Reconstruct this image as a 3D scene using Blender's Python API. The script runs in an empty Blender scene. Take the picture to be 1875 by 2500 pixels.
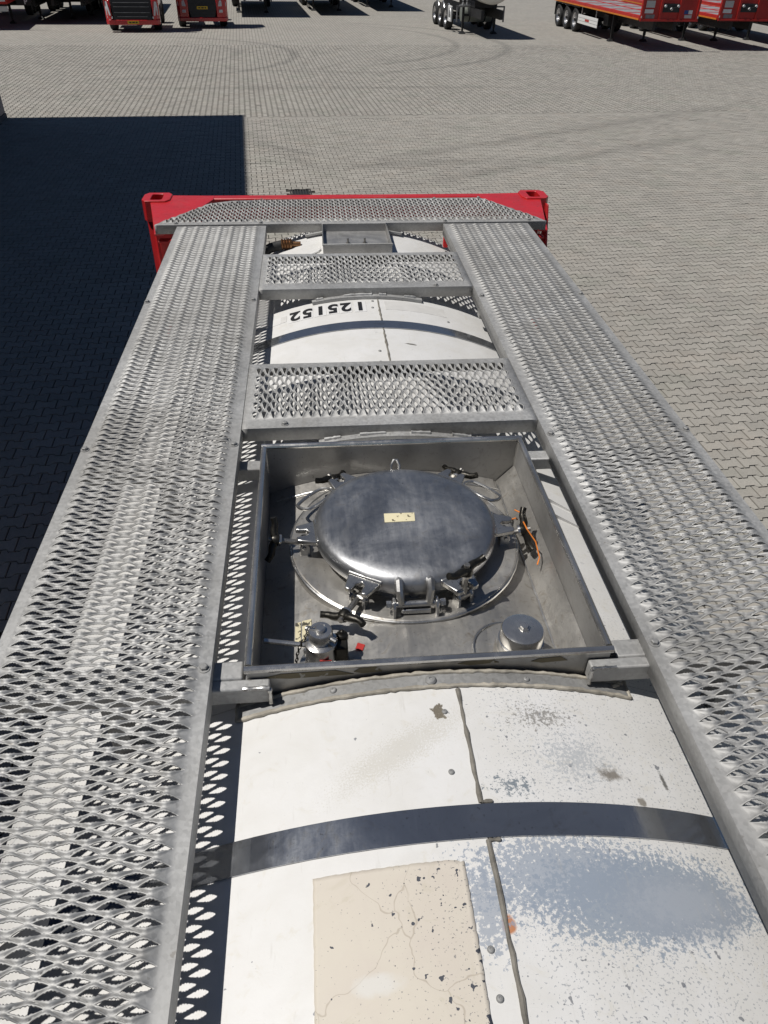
import bpy, bmesh, math, random
import numpy as np
from mathutils import Vector, Matrix
random.seed(7); rng = np.random.default_rng(7)
sc = bpy.context.scene
COL = sc.collection
R = math.radians
ZT = 2.58                      # height of the walkway plane above the ground

# ------------------------------------------------------------------ camera
F_PX, PITCH, YAW, ROLL, CX, CZ = 1800.0, 0.66328, 0.099236, 0.019735, -0.21421, 1.18956 + ZT
_F = Vector((math.sin(YAW)*math.cos(PITCH), math.cos(YAW)*math.cos(PITCH), -math.sin(PITCH)))
_X = Vector((math.cos(YAW), -math.sin(YAW), 0)); _U = _X.cross(_F)
_X2 = _X*math.cos(ROLL) + _U*math.sin(ROLL); _U2 = -_X*math.sin(ROLL) + _U*math.cos(ROLL)
cd = bpy.data.cameras.new('camera'); cam = bpy.data.objects.new('camera', cd); COL.objects.link(cam)
cam.matrix_world = Matrix(((_X2.x, _U2.x, -_F.x, CX), (_X2.y, _U2.y, -_F.y, 0), (_X2.z, _U2.z, -_F.z, CZ), (0, 0, 0, 1)))
cd.sensor_fit = 'VERTICAL'; cd.sensor_height = 24; cd.lens = 24*F_PX/2500
cd.clip_start = 0.05; cd.clip_end = 2000
sc.camera = cam
sc.render.resolution_x, sc.render.resolution_y = 768, 1024

# ------------------------------------------------------------------ sky, sun, exposure
SUN_EL, SUN_AZ = R(63.0), R(3.5)          # SUN_AZ: heading of the light on the ground, from +x
w = bpy.data.worlds.new('World'); sc.world = w; w.use_nodes = True
nt = w.node_tree; nt.nodes.clear()
sky = nt.nodes.new('ShaderNodeTexSky'); sky.sky_type = 'NISHITA'; sky.sun_disc = False
sky.sun_elevation = SUN_EL; sky.sun_rotation = R(266.5); sky.altitude = 800; sky.air_density = 0.8; sky.dust_density = 0.0; sky.ozone_density = 2.0
bg = nt.nodes.new('ShaderNodeBackground'); bg.inputs['Strength'].default_value = 0.05
wo = nt.nodes.new('ShaderNodeOutputWorld')
nt.links.new(sky.outputs[0], bg.inputs[0]); nt.links.new(bg.outputs[0], wo.inputs[0])
sl = bpy.data.lights.new('sun', 'SUN'); sl.energy = 5.0; sl.angle = R(0.53); sl.color = (1, 0.965, 0.915)
sun = bpy.data.objects.new('sun', sl); COL.objects.link(sun); sun.location = (-10, 0, 30)
ld = Vector((math.cos(SUN_AZ)*math.cos(SUN_EL), math.sin(SUN_AZ)*math.cos(SUN_EL), -math.sin(SUN_EL)))
sun.rotation_euler = (-ld).to_track_quat('Z', 'Y').to_euler()
sc.view_settings.view_transform = 'Standard'; sc.view_settings.look = 'None'
sc.view_settings.exposure = -0.15; sc.view_settings.gamma = 1.0; sc.view_settings.use_curve_mapping = False

# ------------------------------------------------------------------ material helpers
class NT:
    def __init__(s, name):
        s.m = bpy.data.materials.new(name); s.m.use_nodes = True; s.t = s.m.node_tree
        s.b = s.t.nodes['Principled BSDF']
    def n(s, typ, ins=None, **props):
        nd = s.t.nodes.new(typ)
        for k, v in props.items(): setattr(nd, k, v)
        for k, v in (ins or {}).items(): s.set(nd.inputs[k], v)
        return nd
    def set(s, sock, v):
        if isinstance(v, bpy.types.NodeSocket): s.t.links.new(v, sock)
        else:
            if sock.type == 'RGBA' and len(v) == 3: v = (*v, 1)
            sock.default_value = v
    def math(s, op, a, b=0.0, c=0.0, clamp=False):
        nd = s.n('ShaderNodeMath', {0: a, 1: b, 2: c}, operation=op); nd.use_clamp = clamp; return nd.outputs[0]
    def ramp(s, v, a, b, lo=0.0, hi=1.0):
        nd = s.n('ShaderNodeMapRange', {0: v, 1: a, 2: b, 3: lo, 4: hi}); nd.clamp = True; return nd.outputs[0]
    def mix(s, f, a, b):
        nd = s.n('ShaderNodeMix', data_type='RGBA'); s.set(nd.inputs['Factor'], f); s.set(nd.inputs['A'], a); s.set(nd.inputs['B'], b)
        return nd.outputs['Result']
    def noise(s, vec, scale, detail=4, rough=0.55, dist=0.0):
        nd = s.n('ShaderNodeTexNoise', {'Vector': vec, 'Scale': scale, 'Detail': detail, 'Roughness': rough, 'Distortion': dist}); return nd.outputs[0]
    def vor(s, vec, scale, feature='F1', rnd=1.0):
        nd = s.n('ShaderNodeTexVoronoi', {'Vector': vec, 'Scale': scale, 'Randomness': rnd}, feature=feature); return nd
    def obj(s): return s.n('ShaderNodeTexCoord').outputs['Object']
    def pos(s): return s.n('ShaderNodeNewGeometry').outputs['Position']
    def scale(s, vec, sx, sy, sz):
        nd = s.n('ShaderNodeMapping', {'Vector': vec, 'Scale': (sx, sy, sz)}); return nd.outputs[0]
    def bump(s, h, strength=0.2, dist=0.01):
        nd = s.n('ShaderNodeBump', {'Height': h, 'Strength': strength, 'Distance': dist}); s.t.links.new(nd.outputs[0], s.b.inputs['Normal'])
    def out(s, col=None, rough=None, metal=None, **kw):
        if col is not None: s.set(s.b.inputs['Base Color'], col)
        if rough is not None: s.set(s.b.inputs['Roughness'], rough)
        if metal is not None: s.set(s.b.inputs['Metallic'], metal)
        for k, v in kw.items(): s.set(s.b.inputs[k.replace('_', ' ')], v)
        return s.m

def pbr(name, col, rough=.5, metal=0.0, var=.25, scale=8.0, rvar=.12, bump=0.0, bscale=60.0, col2=None, **kw):
    t = NT(name); v = t.obj()
    n1 = t.noise(v, scale, 5, .6)
    c2 = col2 or tuple(c*(1-var) for c in col)
    f = t.ramp(n1, .35, .65)
    c = t.mix(f, col, c2)
    n2 = t.noise(v, scale*3.3, 4)
    r = t.ramp(n2, .3, .7, max(.02, rough-rvar), min(1, rough+rvar))
    if bump: t.bump(t.noise(v, bscale, 3), bump, .004)
    return t.out(c, r, metal, **kw)

M = {}
def galvanised(name, dark=1.0):
    t = NT(name); v = t.obj()
    sp = t.vor(v, 140).outputs['Color']
    spv = t.n('ShaderNodeSeparateColor', {0: sp}).outputs[0]
    n = t.noise(v, 6, 6, .65); n3 = t.noise(t.scale(v, 1, .25, 1), 30, 5, .7)
    a = t.math('ADD', t.math('MULTIPLY', spv, .22), t.math('MULTIPLY', n, .9))
    c = t.mix(t.ramp(a, .3, .85), tuple(x*dark for x in (.27, .27, .266)), tuple(x*dark for x in (.49, .49, .483)))
    c = t.mix(t.ramp(n3, .58, .75, 0, .45), c, (.26, .245, .22))
    c = t.mix(t.ramp(t.noise(v, 55, 3, .6), .66, .74, 0, .5), c, (.17, .15, .125))
    w_ = t.noise(v, 1.7, 5, .65, .4)
    c = t.mix(t.ramp(w_, .42, .70, 0, .55), c, tuple(x*dark for x in (.25, .242, .228)))
    r = t.ramp(t.math('ADD', w_, t.math('MULTIPLY', spv, .25)), .35, .85, .54, .74)
    t.bump(t.noise(v, 90, 3), .12, .003)
    return t.out(c, r, .5)
M['galv'] = galvanised('galvanised_steel')
M['galv_dark'] = galvanised('galvanised_steel_weathered', .8)
def stainless(name, lo, hi, r0, r1, stain=.35, dark=(.16, .14, .115), metal=.9):
    t = NT(name); v = t.obj()
    n = t.noise(v, 5, 6, .62, .6); n2 = t.noise(t.scale(v, 1, .12, 1), 60, 4, .7); n3 = t.noise(v, 26, 5, .65, 1.2)
    c = t.mix(t.ramp(n, .3, .7), lo, hi)
    c = t.mix(t.ramp(n3, .56, .72, 0, stain), c, dark)
    sp = t.noise(v, 150, 2)
    c = t.mix(t.ramp(sp, .68, .72, 0, .5), c, (.10, .09, .075))
    r = t.ramp(t.math('ADD', t.math('MULTIPLY', n2, .5), t.math('MULTIPLY', n3, .5)), .3, .7, r0, r1)
    scr_ = t.noise(t.n('ShaderNodeMapping', {'Vector': v, 'Rotation': (0, 0, .6), 'Scale': (1, .06, 1)}).outputs[0], 120, 3, .6)
    c = t.mix(t.ramp(scr_, .66, .72, 0, .35), c, hi)
    r = t.math('ADD', r, t.ramp(n, .45, .65, -.03, .10))
    t.bump(t.math('ADD', t.noise(v, 22, 4), t.math('MULTIPLY', scr_, .25)), .14, .004)
    return t.out(c, r, metal)
M['box_steel'] = stainless('box_plate_steel', (.31, .305, .295), (.44, .435, .425), .36, .55, .35, metal=.7)
M['floor_steel'] = stainless('box_floor_steel', (.34, .325, .30), (.50, .485, .455), .30, .55, .7, (.19, .155, .11), metal=.78)
M['lid_steel'] = stainless('lid_steel', (.27, .275, .285), (.46, .465, .475), .27, .50, .55, (.20, .19, .18))
M['cast_steel'] = stainless('cast_fitting_steel', (.38, .375, .365), (.52, .515, .50), .22, .38, .25)
M['strap'] = stainless('polished_strap_steel', (.34, .355, .385), (.46, .475, .50), .08, .20, .55, (.24, .225, .205))
M['valve_steel'] = stainless('valve_steel', (.50, .49, .47), (.64, .63, .61), .15, .30, .2)
M['dark_iron'] = pbr('dark_forged_iron', (.045, .042, .036), .38, .8, .4, 30, bump=.2)
M['thread'] = pbr('threaded_rod_steel', (.40, .385, .36), .4, .9, .4, 60)
M['brass'] = pbr('brass', (.24, .125, .06), .4, .8, .3, 40)
M['rubber'] = pbr('black_rubber', (.022, .022, .022), .75, 0, .3, 20)
M['black'] = pbr('black_chassis_paint', (.012, .012, .013), .55, 0, .3, 6)
M['black_plastic'] = pbr('black_plastic', (.018, .019, .021), .5, 0, .3, 10)
M['caulk'] = pbr('aged_sealant', (.43, .395, .33), .8, 0, .5, 22, bump=.3, bscale=90)
M['caulk_dark'] = pbr('grey_sealant', (.215, .20, .172), .85, 0, .5, 26, bump=.3, bscale=90)
M['red_wire'] = pbr('orange_wire', (.75, .22, .03), .6)
M['ink'] = pbr('black_vinyl', (.012, .012, .014), .5, 0, .2, 40)
M['vinyl_white'] = pbr('white_vinyl', (.645, .64, .63), .55, 0, .06, 6)
M['vinyl_grey'] = pbr('greyed_vinyl', (.565, .555, .535), .6, 0, .10, 20)
M['red_label'] = pbr('red_label', (.42, .03, .025), .6)
def speckled(name, base, speck, scale, th, scale2=8):
    t = NT(name); v = t.obj()
    c = t.mix(t.ramp(t.noise(v, scale2, 4), .35, .7), base, tuple(x*.8 for x in base))
    return t.out(t.mix(t.ramp(t.noise(v, scale, 3, .6), th, th+.03), c, speck), .7, 0)
M['cream_label'] = speckled('cream_label', (.66, .60, .40), (.12, .10, .06), 70, .62)
M['worn_label'] = speckled('worn_cream_label', (.60, .54, .36), (.05, .045, .03), 70, .52)
M['old_tape'] = speckled('old_olive_tape', (.17, .14, .08), (.36, .34, .29), 45, .60)

def container_red():
    t = NT('container_red_paint'); v = t.obj()
    n = t.noise(v, 9, 5, .6); n2 = t.noise(v, 45, 4, .65)
    c = t.mix(t.ramp(n, .35, .7), (.50, .014, .017), (.385, .016, .018))
    c = t.mix(t.ramp(t.noise(v, 4, 6, .7, .6), .52, .7, 0, .4), c, (.46, .07, .06))
    c = t.mix(t.ramp(n2, .655, .69, 0, .85), c, (.11, .05, .035))
    t.bump(t.noise(v, 40, 3), .15, .004)
    return t.out(c, t.ramp(n2, .3, .7, .30, .48), 0, Coat_Weight=.2, Coat_Roughness=.25)
M['red'] = container_red()

# white tank cladding: dust, specks and weathering stains with shapes of their own (container coordinates)
def cladding():
    t = NT('white_cladding_paint'); v = t.obj()
    s = t.n('ShaderNodeSeparateXYZ', {0: v}); x = s.outputs[0]; y = t.math('ADD', s.outputs[1], 1.765)
    flat = t.n('ShaderNodeCombineXYZ', {0: x, 1: y, 2: 0.0}).outputs[0]
    n = t.noise(flat, 7, 6, .62, .4); nf = t.noise(flat, 38, 5, .6); ng = t.noise(flat, 120, 4, .6)
    c = t.mix(t.ramp(n, .35, .72), (.63, .625, .615), (.575, .565, .54))
    c = t.mix(t.ramp(t.noise(flat, 16, 6, .7, 1.5), .57, .74, 0, .4), c, (.50, .46, .36))
    c = t.mix(t.ramp(t.noise(t.scale(flat, 9, 60, 1), 2.5, 5, .7, 2.0), .62, .74, 0, .22), c, (.40, .37, .32))
    right = t.ramp(t.math('ADD', x, t.math('MULTIPLY', nf, .10)), .05, .16)
    def ell(cx, cy, rx, ry, rot=0.0):
        a = t.math('DIVIDE', t.math('SUBTRACT', x, cx), rx)
        yy = t.math('ADD', y, t.math('MULTIPLY', t.math('SUBTRACT', x, cx), rot))
        b = t.math('DIVIDE', t.math('SUBTRACT', yy, cy), ry)
        return t.math('SQRT', t.math('ADD', t.math('MULTIPLY', a, a), t.math('MULTIPLY', b, b)))
    def stain(c, d, edge, n1, amt, col, soft=.06, k=.9):
        h = t.math('ADD', d, t.math('MULTIPLY', t.math('SUBTRACT', n1, .5), k))
        return t.mix(t.ramp(h, edge-soft, edge+soft, amt, 0), c, col)
    # fine specks: everywhere a few, dense on the near right sheet
    dens = t.math('ADD', t.math('MULTIPLY', right, t.ramp(y, .25, 1.02, .125, .11)), .0)
    thr = t.math('SUBTRACT', t.math('ADD', .70, t.math('MULTIPLY', t.noise(flat, 4, 2), .05)), dens)
    near = t.ramp(y, 1.05, 1.4, 1, .25)
    sp = t.math('GREATER_THAN', t.noise(flat, 190, 3, .6), thr)
    c = t.mix(t.math('MULTIPLY', t.math('MULTIPLY', sp, near), .62), c, (.20, .22, .25))
    sp2 = t.math('GREATER_THAN', t.noise(flat, 48, 2, .5), t.math('SUBTRACT', .745, t.math('MULTIPLY', dens, .42)))
    c = t.mix(t.math('MULTIPLY', t.math('MULTIPLY', sp2, near), .8), c, (.13, .14, .16))
    # blue-grey weathered oval, ragged rim
    blue = (.225, .268, .325)
    c = stain(c, ell(.300, .535, .225, .084, -.03), .86, t.math('ADD', t.math('MULTIPLY', t.noise(flat, 120, 3, .7), .75), t.math('MULTIPLY', t.noise(flat, 24, 4, .7), .25)), .86, blue, .10, 3.2)
    c = stain(c, ell(.16, .575, .17, .075), .85, t.noise(flat, 110, 4, .7), .8, (.245, .285, .345), .06, 4.0)
    c = stain(c, ell(.36, .525, .13, .055, -.05), 1.0, nf, .55, (.275, .305, .355), .2, .8)
    # grime on the sheet above the strap
    c = stain(c, ell(.25, .80, .145, .11), .28, t.noise(flat, 120, 5, .8), .7, (.36, .38, .40), .06, 4.6)
    c = stain(c, ell(.20, .895, .13, .06), .20, t.noise(flat, 110, 5, .8), .8, (.19, .18, .165), .06, 4.6)
    c = stain(c, ell(.11, .74, .09, .05), .2, t.noise(flat, 85, 5, .8), .85, (.12, .15, .18), .06, 4.4)
    c = stain(c, ell(.311, .769, .022, .013), .9, t.noise(flat, 70, 4, .7), .85, (.15, .13, .105), .5, 4.0)
    c = stain(c, ell(.36, .715, .009, .011), .9, t.noise(flat, 90, 4, .7), .8, (.15, .13, .10), .2, 1.4)
    c = stain(c, ell(.428, .768, .005, .022, .9), .8, t.noise(flat, 80, 4, .7), .9, (.09, .088, .08), .3, 3.0)
    c = stain(c, ell(.048, .499, .011, .016), 1.0, nf, .95, (.42, .17, .07), .2, 1.5)
    c = stain(c, ell(-.005, .91, .014, .016), 1.0, t.noise(flat, 90, 3), .95, (.12, .10, .07), .1, 2.2)
    c = stain(c, ell(-.09, .83, .16, .05, -.5), .62, t.noise(flat, 300, 3, .7), .3, (.36, .33, .25), .15, 3.6)
    c = stain(c, ell(.135, 2.62, .022, .006, .2), 1.0, nf, .9, (.12, .11, .09), .1, 2.0)
    c = stain(c, ell(.36, .53, .10, .04, -.05), .8, t.noise(flat, 60, 5, .75), .5, (.345, .37, .41), .3, 3.0)
    lam = t.noise(t.n('ShaderNodeMapping', {'Vector': flat, 'Rotation': (0, 0, .5), 'Scale': (1, .12, 1)}).outputs[0], 70, 4, .65)
    c = t.mix(t.ramp(lam, .62, .72, 0, .28), c, (.38, .36, .32))
    # cool patches around the seam
    c = stain(c, ell(.02, .53, .05, .10), .6, t.noise(flat, 75, 4, .7), .75, (.25, .285, .34), .08, 4.0)
    t.bump(ng, .08, .002)
    return t.out(c, t.ramp(nf, .3, .7, .38, .6), 0)
M['white'] = cladding()
def patch_mat():
    t = NT('aged_beige_film'); v = t.obj()
    s = t.n('ShaderNodeSeparateXYZ', {0: v}); flat = t.n('ShaderNodeCombineXYZ', {0: s.outputs[0], 1: s.outputs[1], 2: 0.0}).outputs[0]
    n = t.noise(flat, 9, 5, .6, .5)
    c = t.mix(t.ramp(n, .3, .7), (.545, .505, .43), (.52, .47, .41))
    wv = t.n('ShaderNodeVectorMath', {0: flat, 1: t.n('ShaderNodeVectorMath', {0: t.n('ShaderNodeTexNoise', {'Vector': flat, 'Scale': 5.0, 'Detail': 4.0}).outputs['Color'], 1: (.34, .34, 0)}, operation='MULTIPLY').outputs[0]}, operation='ADD').outputs[0]
    ed = t.vor(wv, 5.0, 'DISTANCE_TO_EDGE').outputs['Distance']
    crack = t.math('MULTIPLY', t.ramp(ed, .002, .007, 1, 0), t.ramp(t.noise(flat, 8, 2), .42, .5))
    c = t.mix(t.math('MULTIPLY', crack, .45), c, (.26, .215, .16))
    c = t.mix(t.ramp(t.noise(flat, 12, 5, .7, 1), .6, .72, 0, .5), c, (.42, .385, .29))
    s2 = t.n('ShaderNodeSeparateXYZ', {0: flat}); px, py = s2.outputs[0], t.math('ADD', s2.outputs[1], 1.765)
    a = t.math('DIVIDE', t.math('SUBTRACT', px, -.165), .048); b = t.math('DIVIDE', t.math('SUBTRACT', py, .432), .02)
    d = t.math('ADD', t.math('ADD', t.math('MULTIPLY', a, a), t.math('MULTIPLY', b, b)), t.math('MULTIPLY', t.noise(flat, 24, 5, .7), 1.6))
    c = t.mix(t.ramp(d, 1.0, 1.7, .8, 0), c, (.57, .56, .53))
    side = t.ramp(px, -.22, 0, .01, .085)
    sp = t.math('GREATER_THAN', t.noise(flat, 62, 2, .5), t.math('SUBTRACT', .735, side))
    c = t.mix(sp, c, (.05, .055, .07))
    sp2 = t.math('GREATER_THAN', t.noise(flat, 210, 2, .5), t.math('SUBTRACT', .72, side))
    c = t.mix(t.math('MULTIPLY', sp2, .7), c, (.14, .14, .15))
    t.bump(crack, -.4, .002)
    return t.out(c, .62, 0)
M['patch'] = patch_mat()

# truck materials
M['truck_red'] = pbr('truck_red_paint', (.48, .012, .016), .25, 0, .15, 3, Coat_Weight=.6, Coat_Roughness=.08)
M['trailer_red'] = pbr('trailer_red_paint', (.46, .022, .016), .42, 0, .2, 3)
M['orange'] = pbr('orange_reflective_strip', (.62, .20, .02), .5)
M['plate_yellow'] = pbr('yellow_plate', (.62, .40, .02), .5, 0, .1)
M['tr_white'] = pbr('white_trailer_paint', (.72, .72, .71), .4, 0, .08)
M['alu'] = pbr('aluminium', (.62, .62, .63), .3, .9, .15, 12)
M['tank_white'] = pbr('off_white_tank_paint', (.68, .67, .62), .3, 0, .1, 4)
M['deck'] = pbr('grey_deck_board', (.27, .27, .275), .7, 0, .35, 4)
M['grey_green'] = pbr('grey_green_tube', (.20, .215, .19), .5, 0, .25, 4)
M['lamp'] = pbr('headlight_lens', (.66, .68, .70), .12, .0, .35, 9)
M['glass'] = pbr('windscreen_glass', (.02, .025, .03), .06, 0, .2, 5)
M['blue_label'] = pbr('blue_label', (.03, .08, .30), .5)

# building
def clad_blue():
    t = NT('dark_blue_metal_panel'); v = t.obj()
    n = t.noise(v, 1.2, 4)
    return t.out(t.mix(t.ramp(n, .3, .7), (.020, .042, .10), (.026, .05, .115)), .45, .2)
M['blue'] = clad_blue()
M['concrete'] = pbr('plinth_concrete', (.26, .255, .245), .9, 0, .25, 3, bump=.2)
M['roof_grey'] = pbr('roof_membrane', (.12, .12, .125), .9, 0, .2, 2)

# paving
GA = R(4.0); CG, SG = math.cos(GA), math.sin(GA)
def to_g(x, y): return x*CG + y*SG, -x*SG + y*CG
def fr_g(u, v): return u*CG - v*SG, u*SG + v*CG
VLINE = to_g(-1.93, 21.45)[1]          # grid row where the bond turns
PX, PY = .208, .147
def paving(name, mode):
    t = NT(name); p = t.pos()
    g = t.n('ShaderNodeMapping', {'Vector': p, 'Rotation': (0, 0, -GA)}).outputs[0]
    big = t.noise(p, .35, 5, .6); mid = t.noise(p, 1.7, 4, .6); fine = t.noise(p, 70, 3, .6)
    if mode == 'attr': rnd = t.n('ShaderNodeAttribute', attribute_name='tint').outputs['Fac']
    elif mode == 'obj': rnd = t.n('ShaderNodeObjectInfo').outputs['Random']
    else: rnd = t.n('ShaderNodeTexWhiteNoise', {0: t.n('ShaderNodeVectorMath', {0: g, 1: (PY, PX, 1)}, operation='SNAP').outputs[0]}).outputs[0]
    c = t.mix(t.ramp(big, .35, .65), (.264, .250, .222), (.240, .226, .202))
    c = t.mix(t.ramp(mid, .50, .68, 0, .6), c, (.262, .236, .204))
    c = t.mix(t.ramp(t.noise(p, 1.1, 4, .6, .3), .52, .7, 0, .5), c, (.205, .208, .175))
    val = t.ramp(rnd, 0, 1, 1.03, 1.24)
    c = t.n('ShaderNodeVectorMath', {0: c, 3: t.math('MULTIPLY', val, t.ramp(fine, .3, .7, .86, 1.10))}, operation='SCALE').outputs[0]
    s = t.n('ShaderNodeSeparateXYZ', {0: p}); x, y = s.outputs[0], s.outputs[1]
    wob = t.math('MULTIPLY', t.math('SUBTRACT', mid, .5), .35)
    # tyre tracks and oil
    def ring(c, cx, cy, r, amt, lim, wdt=.17):
        dx = t.math('SUBTRACT', x, cx); dy = t.math('SUBTRACT', y, cy)
        d = t.math('ABSOLUTE', t.math('ADD', t.math('SUBTRACT', t.math('SQRT', t.math('ADD', t.math('MULTIPLY', dx, dx), t.math('MULTIPLY', dy, dy))), r), t.math('MULTIPLY', wob, .3)))
        m = t.math('MULTIPLY', t.ramp(d, wdt*.4, wdt*1.6, amt, 0), t.ramp(dx, lim*r, (lim+.35)*r))
        m = t.math('MULTIPLY', m, t.ramp(fine, .3, .6, .6, 1))
        return t.mix(m, c, (.10, .098, .09))
    def band(c, x0, y0, x1, y1, amt, wdt=.2):
        L = math.hypot(x1-x0, y1-y0); ax, ay = (x1-x0)/L, (y1-y0)/L
        dx = t.math('SUBTRACT', x, x0); dy = t.math('SUBTRACT', y, y0)
        al = t.math('ADD', t.math('MULTIPLY', dx, ax), t.math('MULTIPLY', dy, ay))
        d = t.math('ABSOLUTE', t.math('ADD', t.math('SUBTRACT', t.math('MULTIPLY', dy, ax), t.math('MULTIPLY', dx, ay)), wob))
        m = t.math('MULTIPLY', t.ramp(d, wdt*.3, wdt*2, amt, 0), t.math('MULTIPLY', t.ramp(al, -1, 1), t.ramp(al, L-1, L+1.5, 1, 0)))
        return t.mix(m, c, (.105, .10, .09))
    for a in ((-6.96, 34.09, 6.23, .42, -.1), (-6.48, 34.55, 3.51, .26, -.1), (-2.56, 39.21, 9.01, .38, .35), (-1.12, 38.81, 9.73, .42, .2)): c = ring(c, *a)
    for b in ((1.3, 16.94, 6.93, 20.29, .30), (6.93, 20.29, 12.2, 23.4, .24), (1.57, 14.9, 9.5, 19.3, .26), (.1, 16.3, 4, 16.9, .32), (-1.4, 18.47, -.8, 17.95, .75, .09), (-.85, 17.6, -.1, 16.3, .3, .16), (-6, 26, 6, 26.6, .25), (-9, 31, 2, 29.5, .22)): c = band(c, *b)
    c = t.mix(t.ramp(t.noise(p, 5.5, 4, .6), .70, .76, 0, .5), c, (.09, .085, .075))
    c = t.mix(t.ramp(t.noise(p, .8, 6, .7, .5), .58, .72, 0, .35), c, (.16, .152, .135))
    if mode == 'far':
        # farther than the built pavers: same bond as bands along the rows
        u = t.n('ShaderNodeSeparateXYZ', {0: g}).outputs[0]
        fr = t.math('FRACT', t.math('DIVIDE', u, PY))
        joint = t.math('GREATER_THAN', t.math('ABSOLUTE', t.math('SUBTRACT', fr, .5)), .37)
        far = t.math('MULTIPLY', joint, .55)
        c = t.mix(far, c, (.12, .112, .10))
        vg = t.n('ShaderNodeSeparateXYZ', {0: g}).outputs[1]
        inside = t.math('MULTIPLY', t.math('LESS_THAN', vg, FAR_V), t.math('GREATER_THAN', vg, -3.0))
        c = t.mix(inside, c, (.042, .037, .030))
    t.bump(fine, .25, .003)
    return t.out(c, .88, 0)
FAR_V = 37.6
M['paver'] = paving('concrete_paver', 'attr'); M['paver_obj'] = paving('concrete_paver_single', 'obj'); M['ground'] = paving('paved_ground', 'far')
M['iron'] = pbr('cast_iron', (.05, .047, .043), .7, .4, .3, 20)

# ------------------------------------------------------------------ mesh helpers
class MB:
    def __init__(s): s.v = []; s.f = []
    def add(s, vs, fs):
        o = len(s.v); s.v += [tuple(p) for p in vs]; s.f += [tuple(i+o for i in f) for f in fs]; return s
    def box(s, x0, x1, y0, y1, z0, z1):
        if x0 > x1: x0, x1 = x1, x0
        if y0 > y1: y0, y1 = y1, y0
        if z0 > z1: z0, z1 = z1, z0
        return s.add([(x0,y0,z0),(x1,y0,z0),(x1,y1,z0),(x0,y1,z0),(x0,y0,z1),(x1,y0,z1),(x1,y1,z1),(x0,y1,z1)],
                     [(3,2,1,0),(4,5,6,7),(0,1,5,4),(1,2,6,5),(2,3,7,6),(3,0,4,7)])
    def prism(s, poly, axis, a, b):            # poly (p,q), CCW seen from +axis
        n = len(poly); f = {'z': lambda p, h: (p[0], p[1], h), 'y': lambda p, h: (p[0], h, p[1]), 'x': lambda p, h: (h, p[0], p[1])}[axis]
        vs = [f(p, a) for p in poly] + [f(p, b) for p in poly]
        fs = [tuple(range(n-1, -1, -1)), tuple(range(n, 2*n))] + [(i, (i+1) % n, n+(i+1) % n, n+i) for i in range(n)]
        if axis == 'y': fs = [tuple(reversed(q)) for q in fs]
        if a > b: fs = [tuple(reversed(q)) for q in fs]
        return s.add(vs, fs)
    def hexa(s, p):                            # 8 points: bottom 4 CCW, top 4 CCW
        return s.add(p, [(3,2,1,0),(4,5,6,7),(0,1,5,4),(1,2,6,5),(2,3,7,6),(3,0,4,7)])
    def tube(s, pts, r, n=10, closed=False, caps=True):
        pts = [Vector(p) for p in pts]; m = len(pts); rs = r if isinstance(r, (list, tuple)) else [r]*m
        vs = []; prev = None
        for i, p in enumerate(pts):
            if closed: d = pts[(i+1) % m] - pts[i-1]
            else: d = (pts[min(i+1, m-1)] - pts[max(i-1, 0)])
            d.normalize()
            if prev is None:
                up = Vector((0,0,1)) if abs(d.z) < .9 else Vector((1,0,0)); a = d.cross(up).normalized()
            else: a = (prev - d*prev.dot(d)).normalized()
            prev = a; b = d.cross(a)
            for k in range(n):
                t = 2*math.pi*k/n; vs.append(p + (a*math.cos(t) + b*math.sin(t))*rs[i])
        fs = []
        for i in range(m if closed else m-1):
            for k in range(n):
                j = (i+1) % m; fs.append((i*n+k, i*n+(k+1) % n, j*n+(k+1) % n, j*n+k))
        if not closed and caps: fs += [tuple(range(n-1, -1, -1)), tuple((m-1)*n+k for k in range(n))]
        return s.add(vs, fs)
    def lathe(s, prof, c=(0,0,0), axis='z', n=32, caps=True):   # prof [(r,h)], first to last upward
        vs = []; fs = []; m = len(prof)
        for r, h in prof:
            for k in range(n):
                t = 2*math.pi*k/n; a, b = r*math.cos(t), r*math.sin(t)
                p = {'z': (a, b, h), 'y': (b, h, a), 'x': (h, a, b)}[axis]
                vs.append((p[0]+c[0], p[1]+c[1], p[2]+c[2]))
        for i in range(m-1):
            for k in range(n): fs.append((i*n+k, i*n+(k+1) % n, (i+1)*n+(k+1) % n, (i+1)*n+k))
        if caps and prof[0][0] > 1e-6: fs.append(tuple(range(n-1, -1, -1)))
        if caps and prof[-1][0] > 1e-6: fs.append(tuple((m-1)*n+k for k in range(n)))
        return s.add(vs, fs)
    def xf(s, mat): s.v = [tuple(mat @ Vector(p)) for p in s.v]; return s
    def mesh(s, name, mat, off=(0,0,0), smooth=True, ang=35):
        me = bpy.data.meshes.new(name)
        me.from_pydata([(p[0]+off[0], p[1]+off[1], p[2]+off[2]) for p in s.v], [], s.f)
        me.materials.append(mat)
        if smooth:
            me.polygons.foreach_set('use_smooth', [True]*len(me.polygons)); me.set_sharp_from_angle(angle=R(ang))
        me.update(); return me
    def build(s, name, mat, parent=None, off=(0,0,0), smooth=True, bevel=0, ang=35):
        return link(name, s.mesh(name, mat, off, smooth, ang), parent, bevel)
def link(name, me, parent=None, bevel=0, loc=None, rot=None):
    o = bpy.data.objects.new(name, me); COL.objects.link(o); o.parent = parent
    if loc is not None: o.location = loc
    if rot is not None: o.rotation_euler = rot
    if bevel:
        b = o.modifiers.new('bevel', 'BEVEL'); b.width = bevel; b.segments = 2; b.limit_method = 'ANGLE'; b.angle_limit = R(40)
    return o
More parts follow.
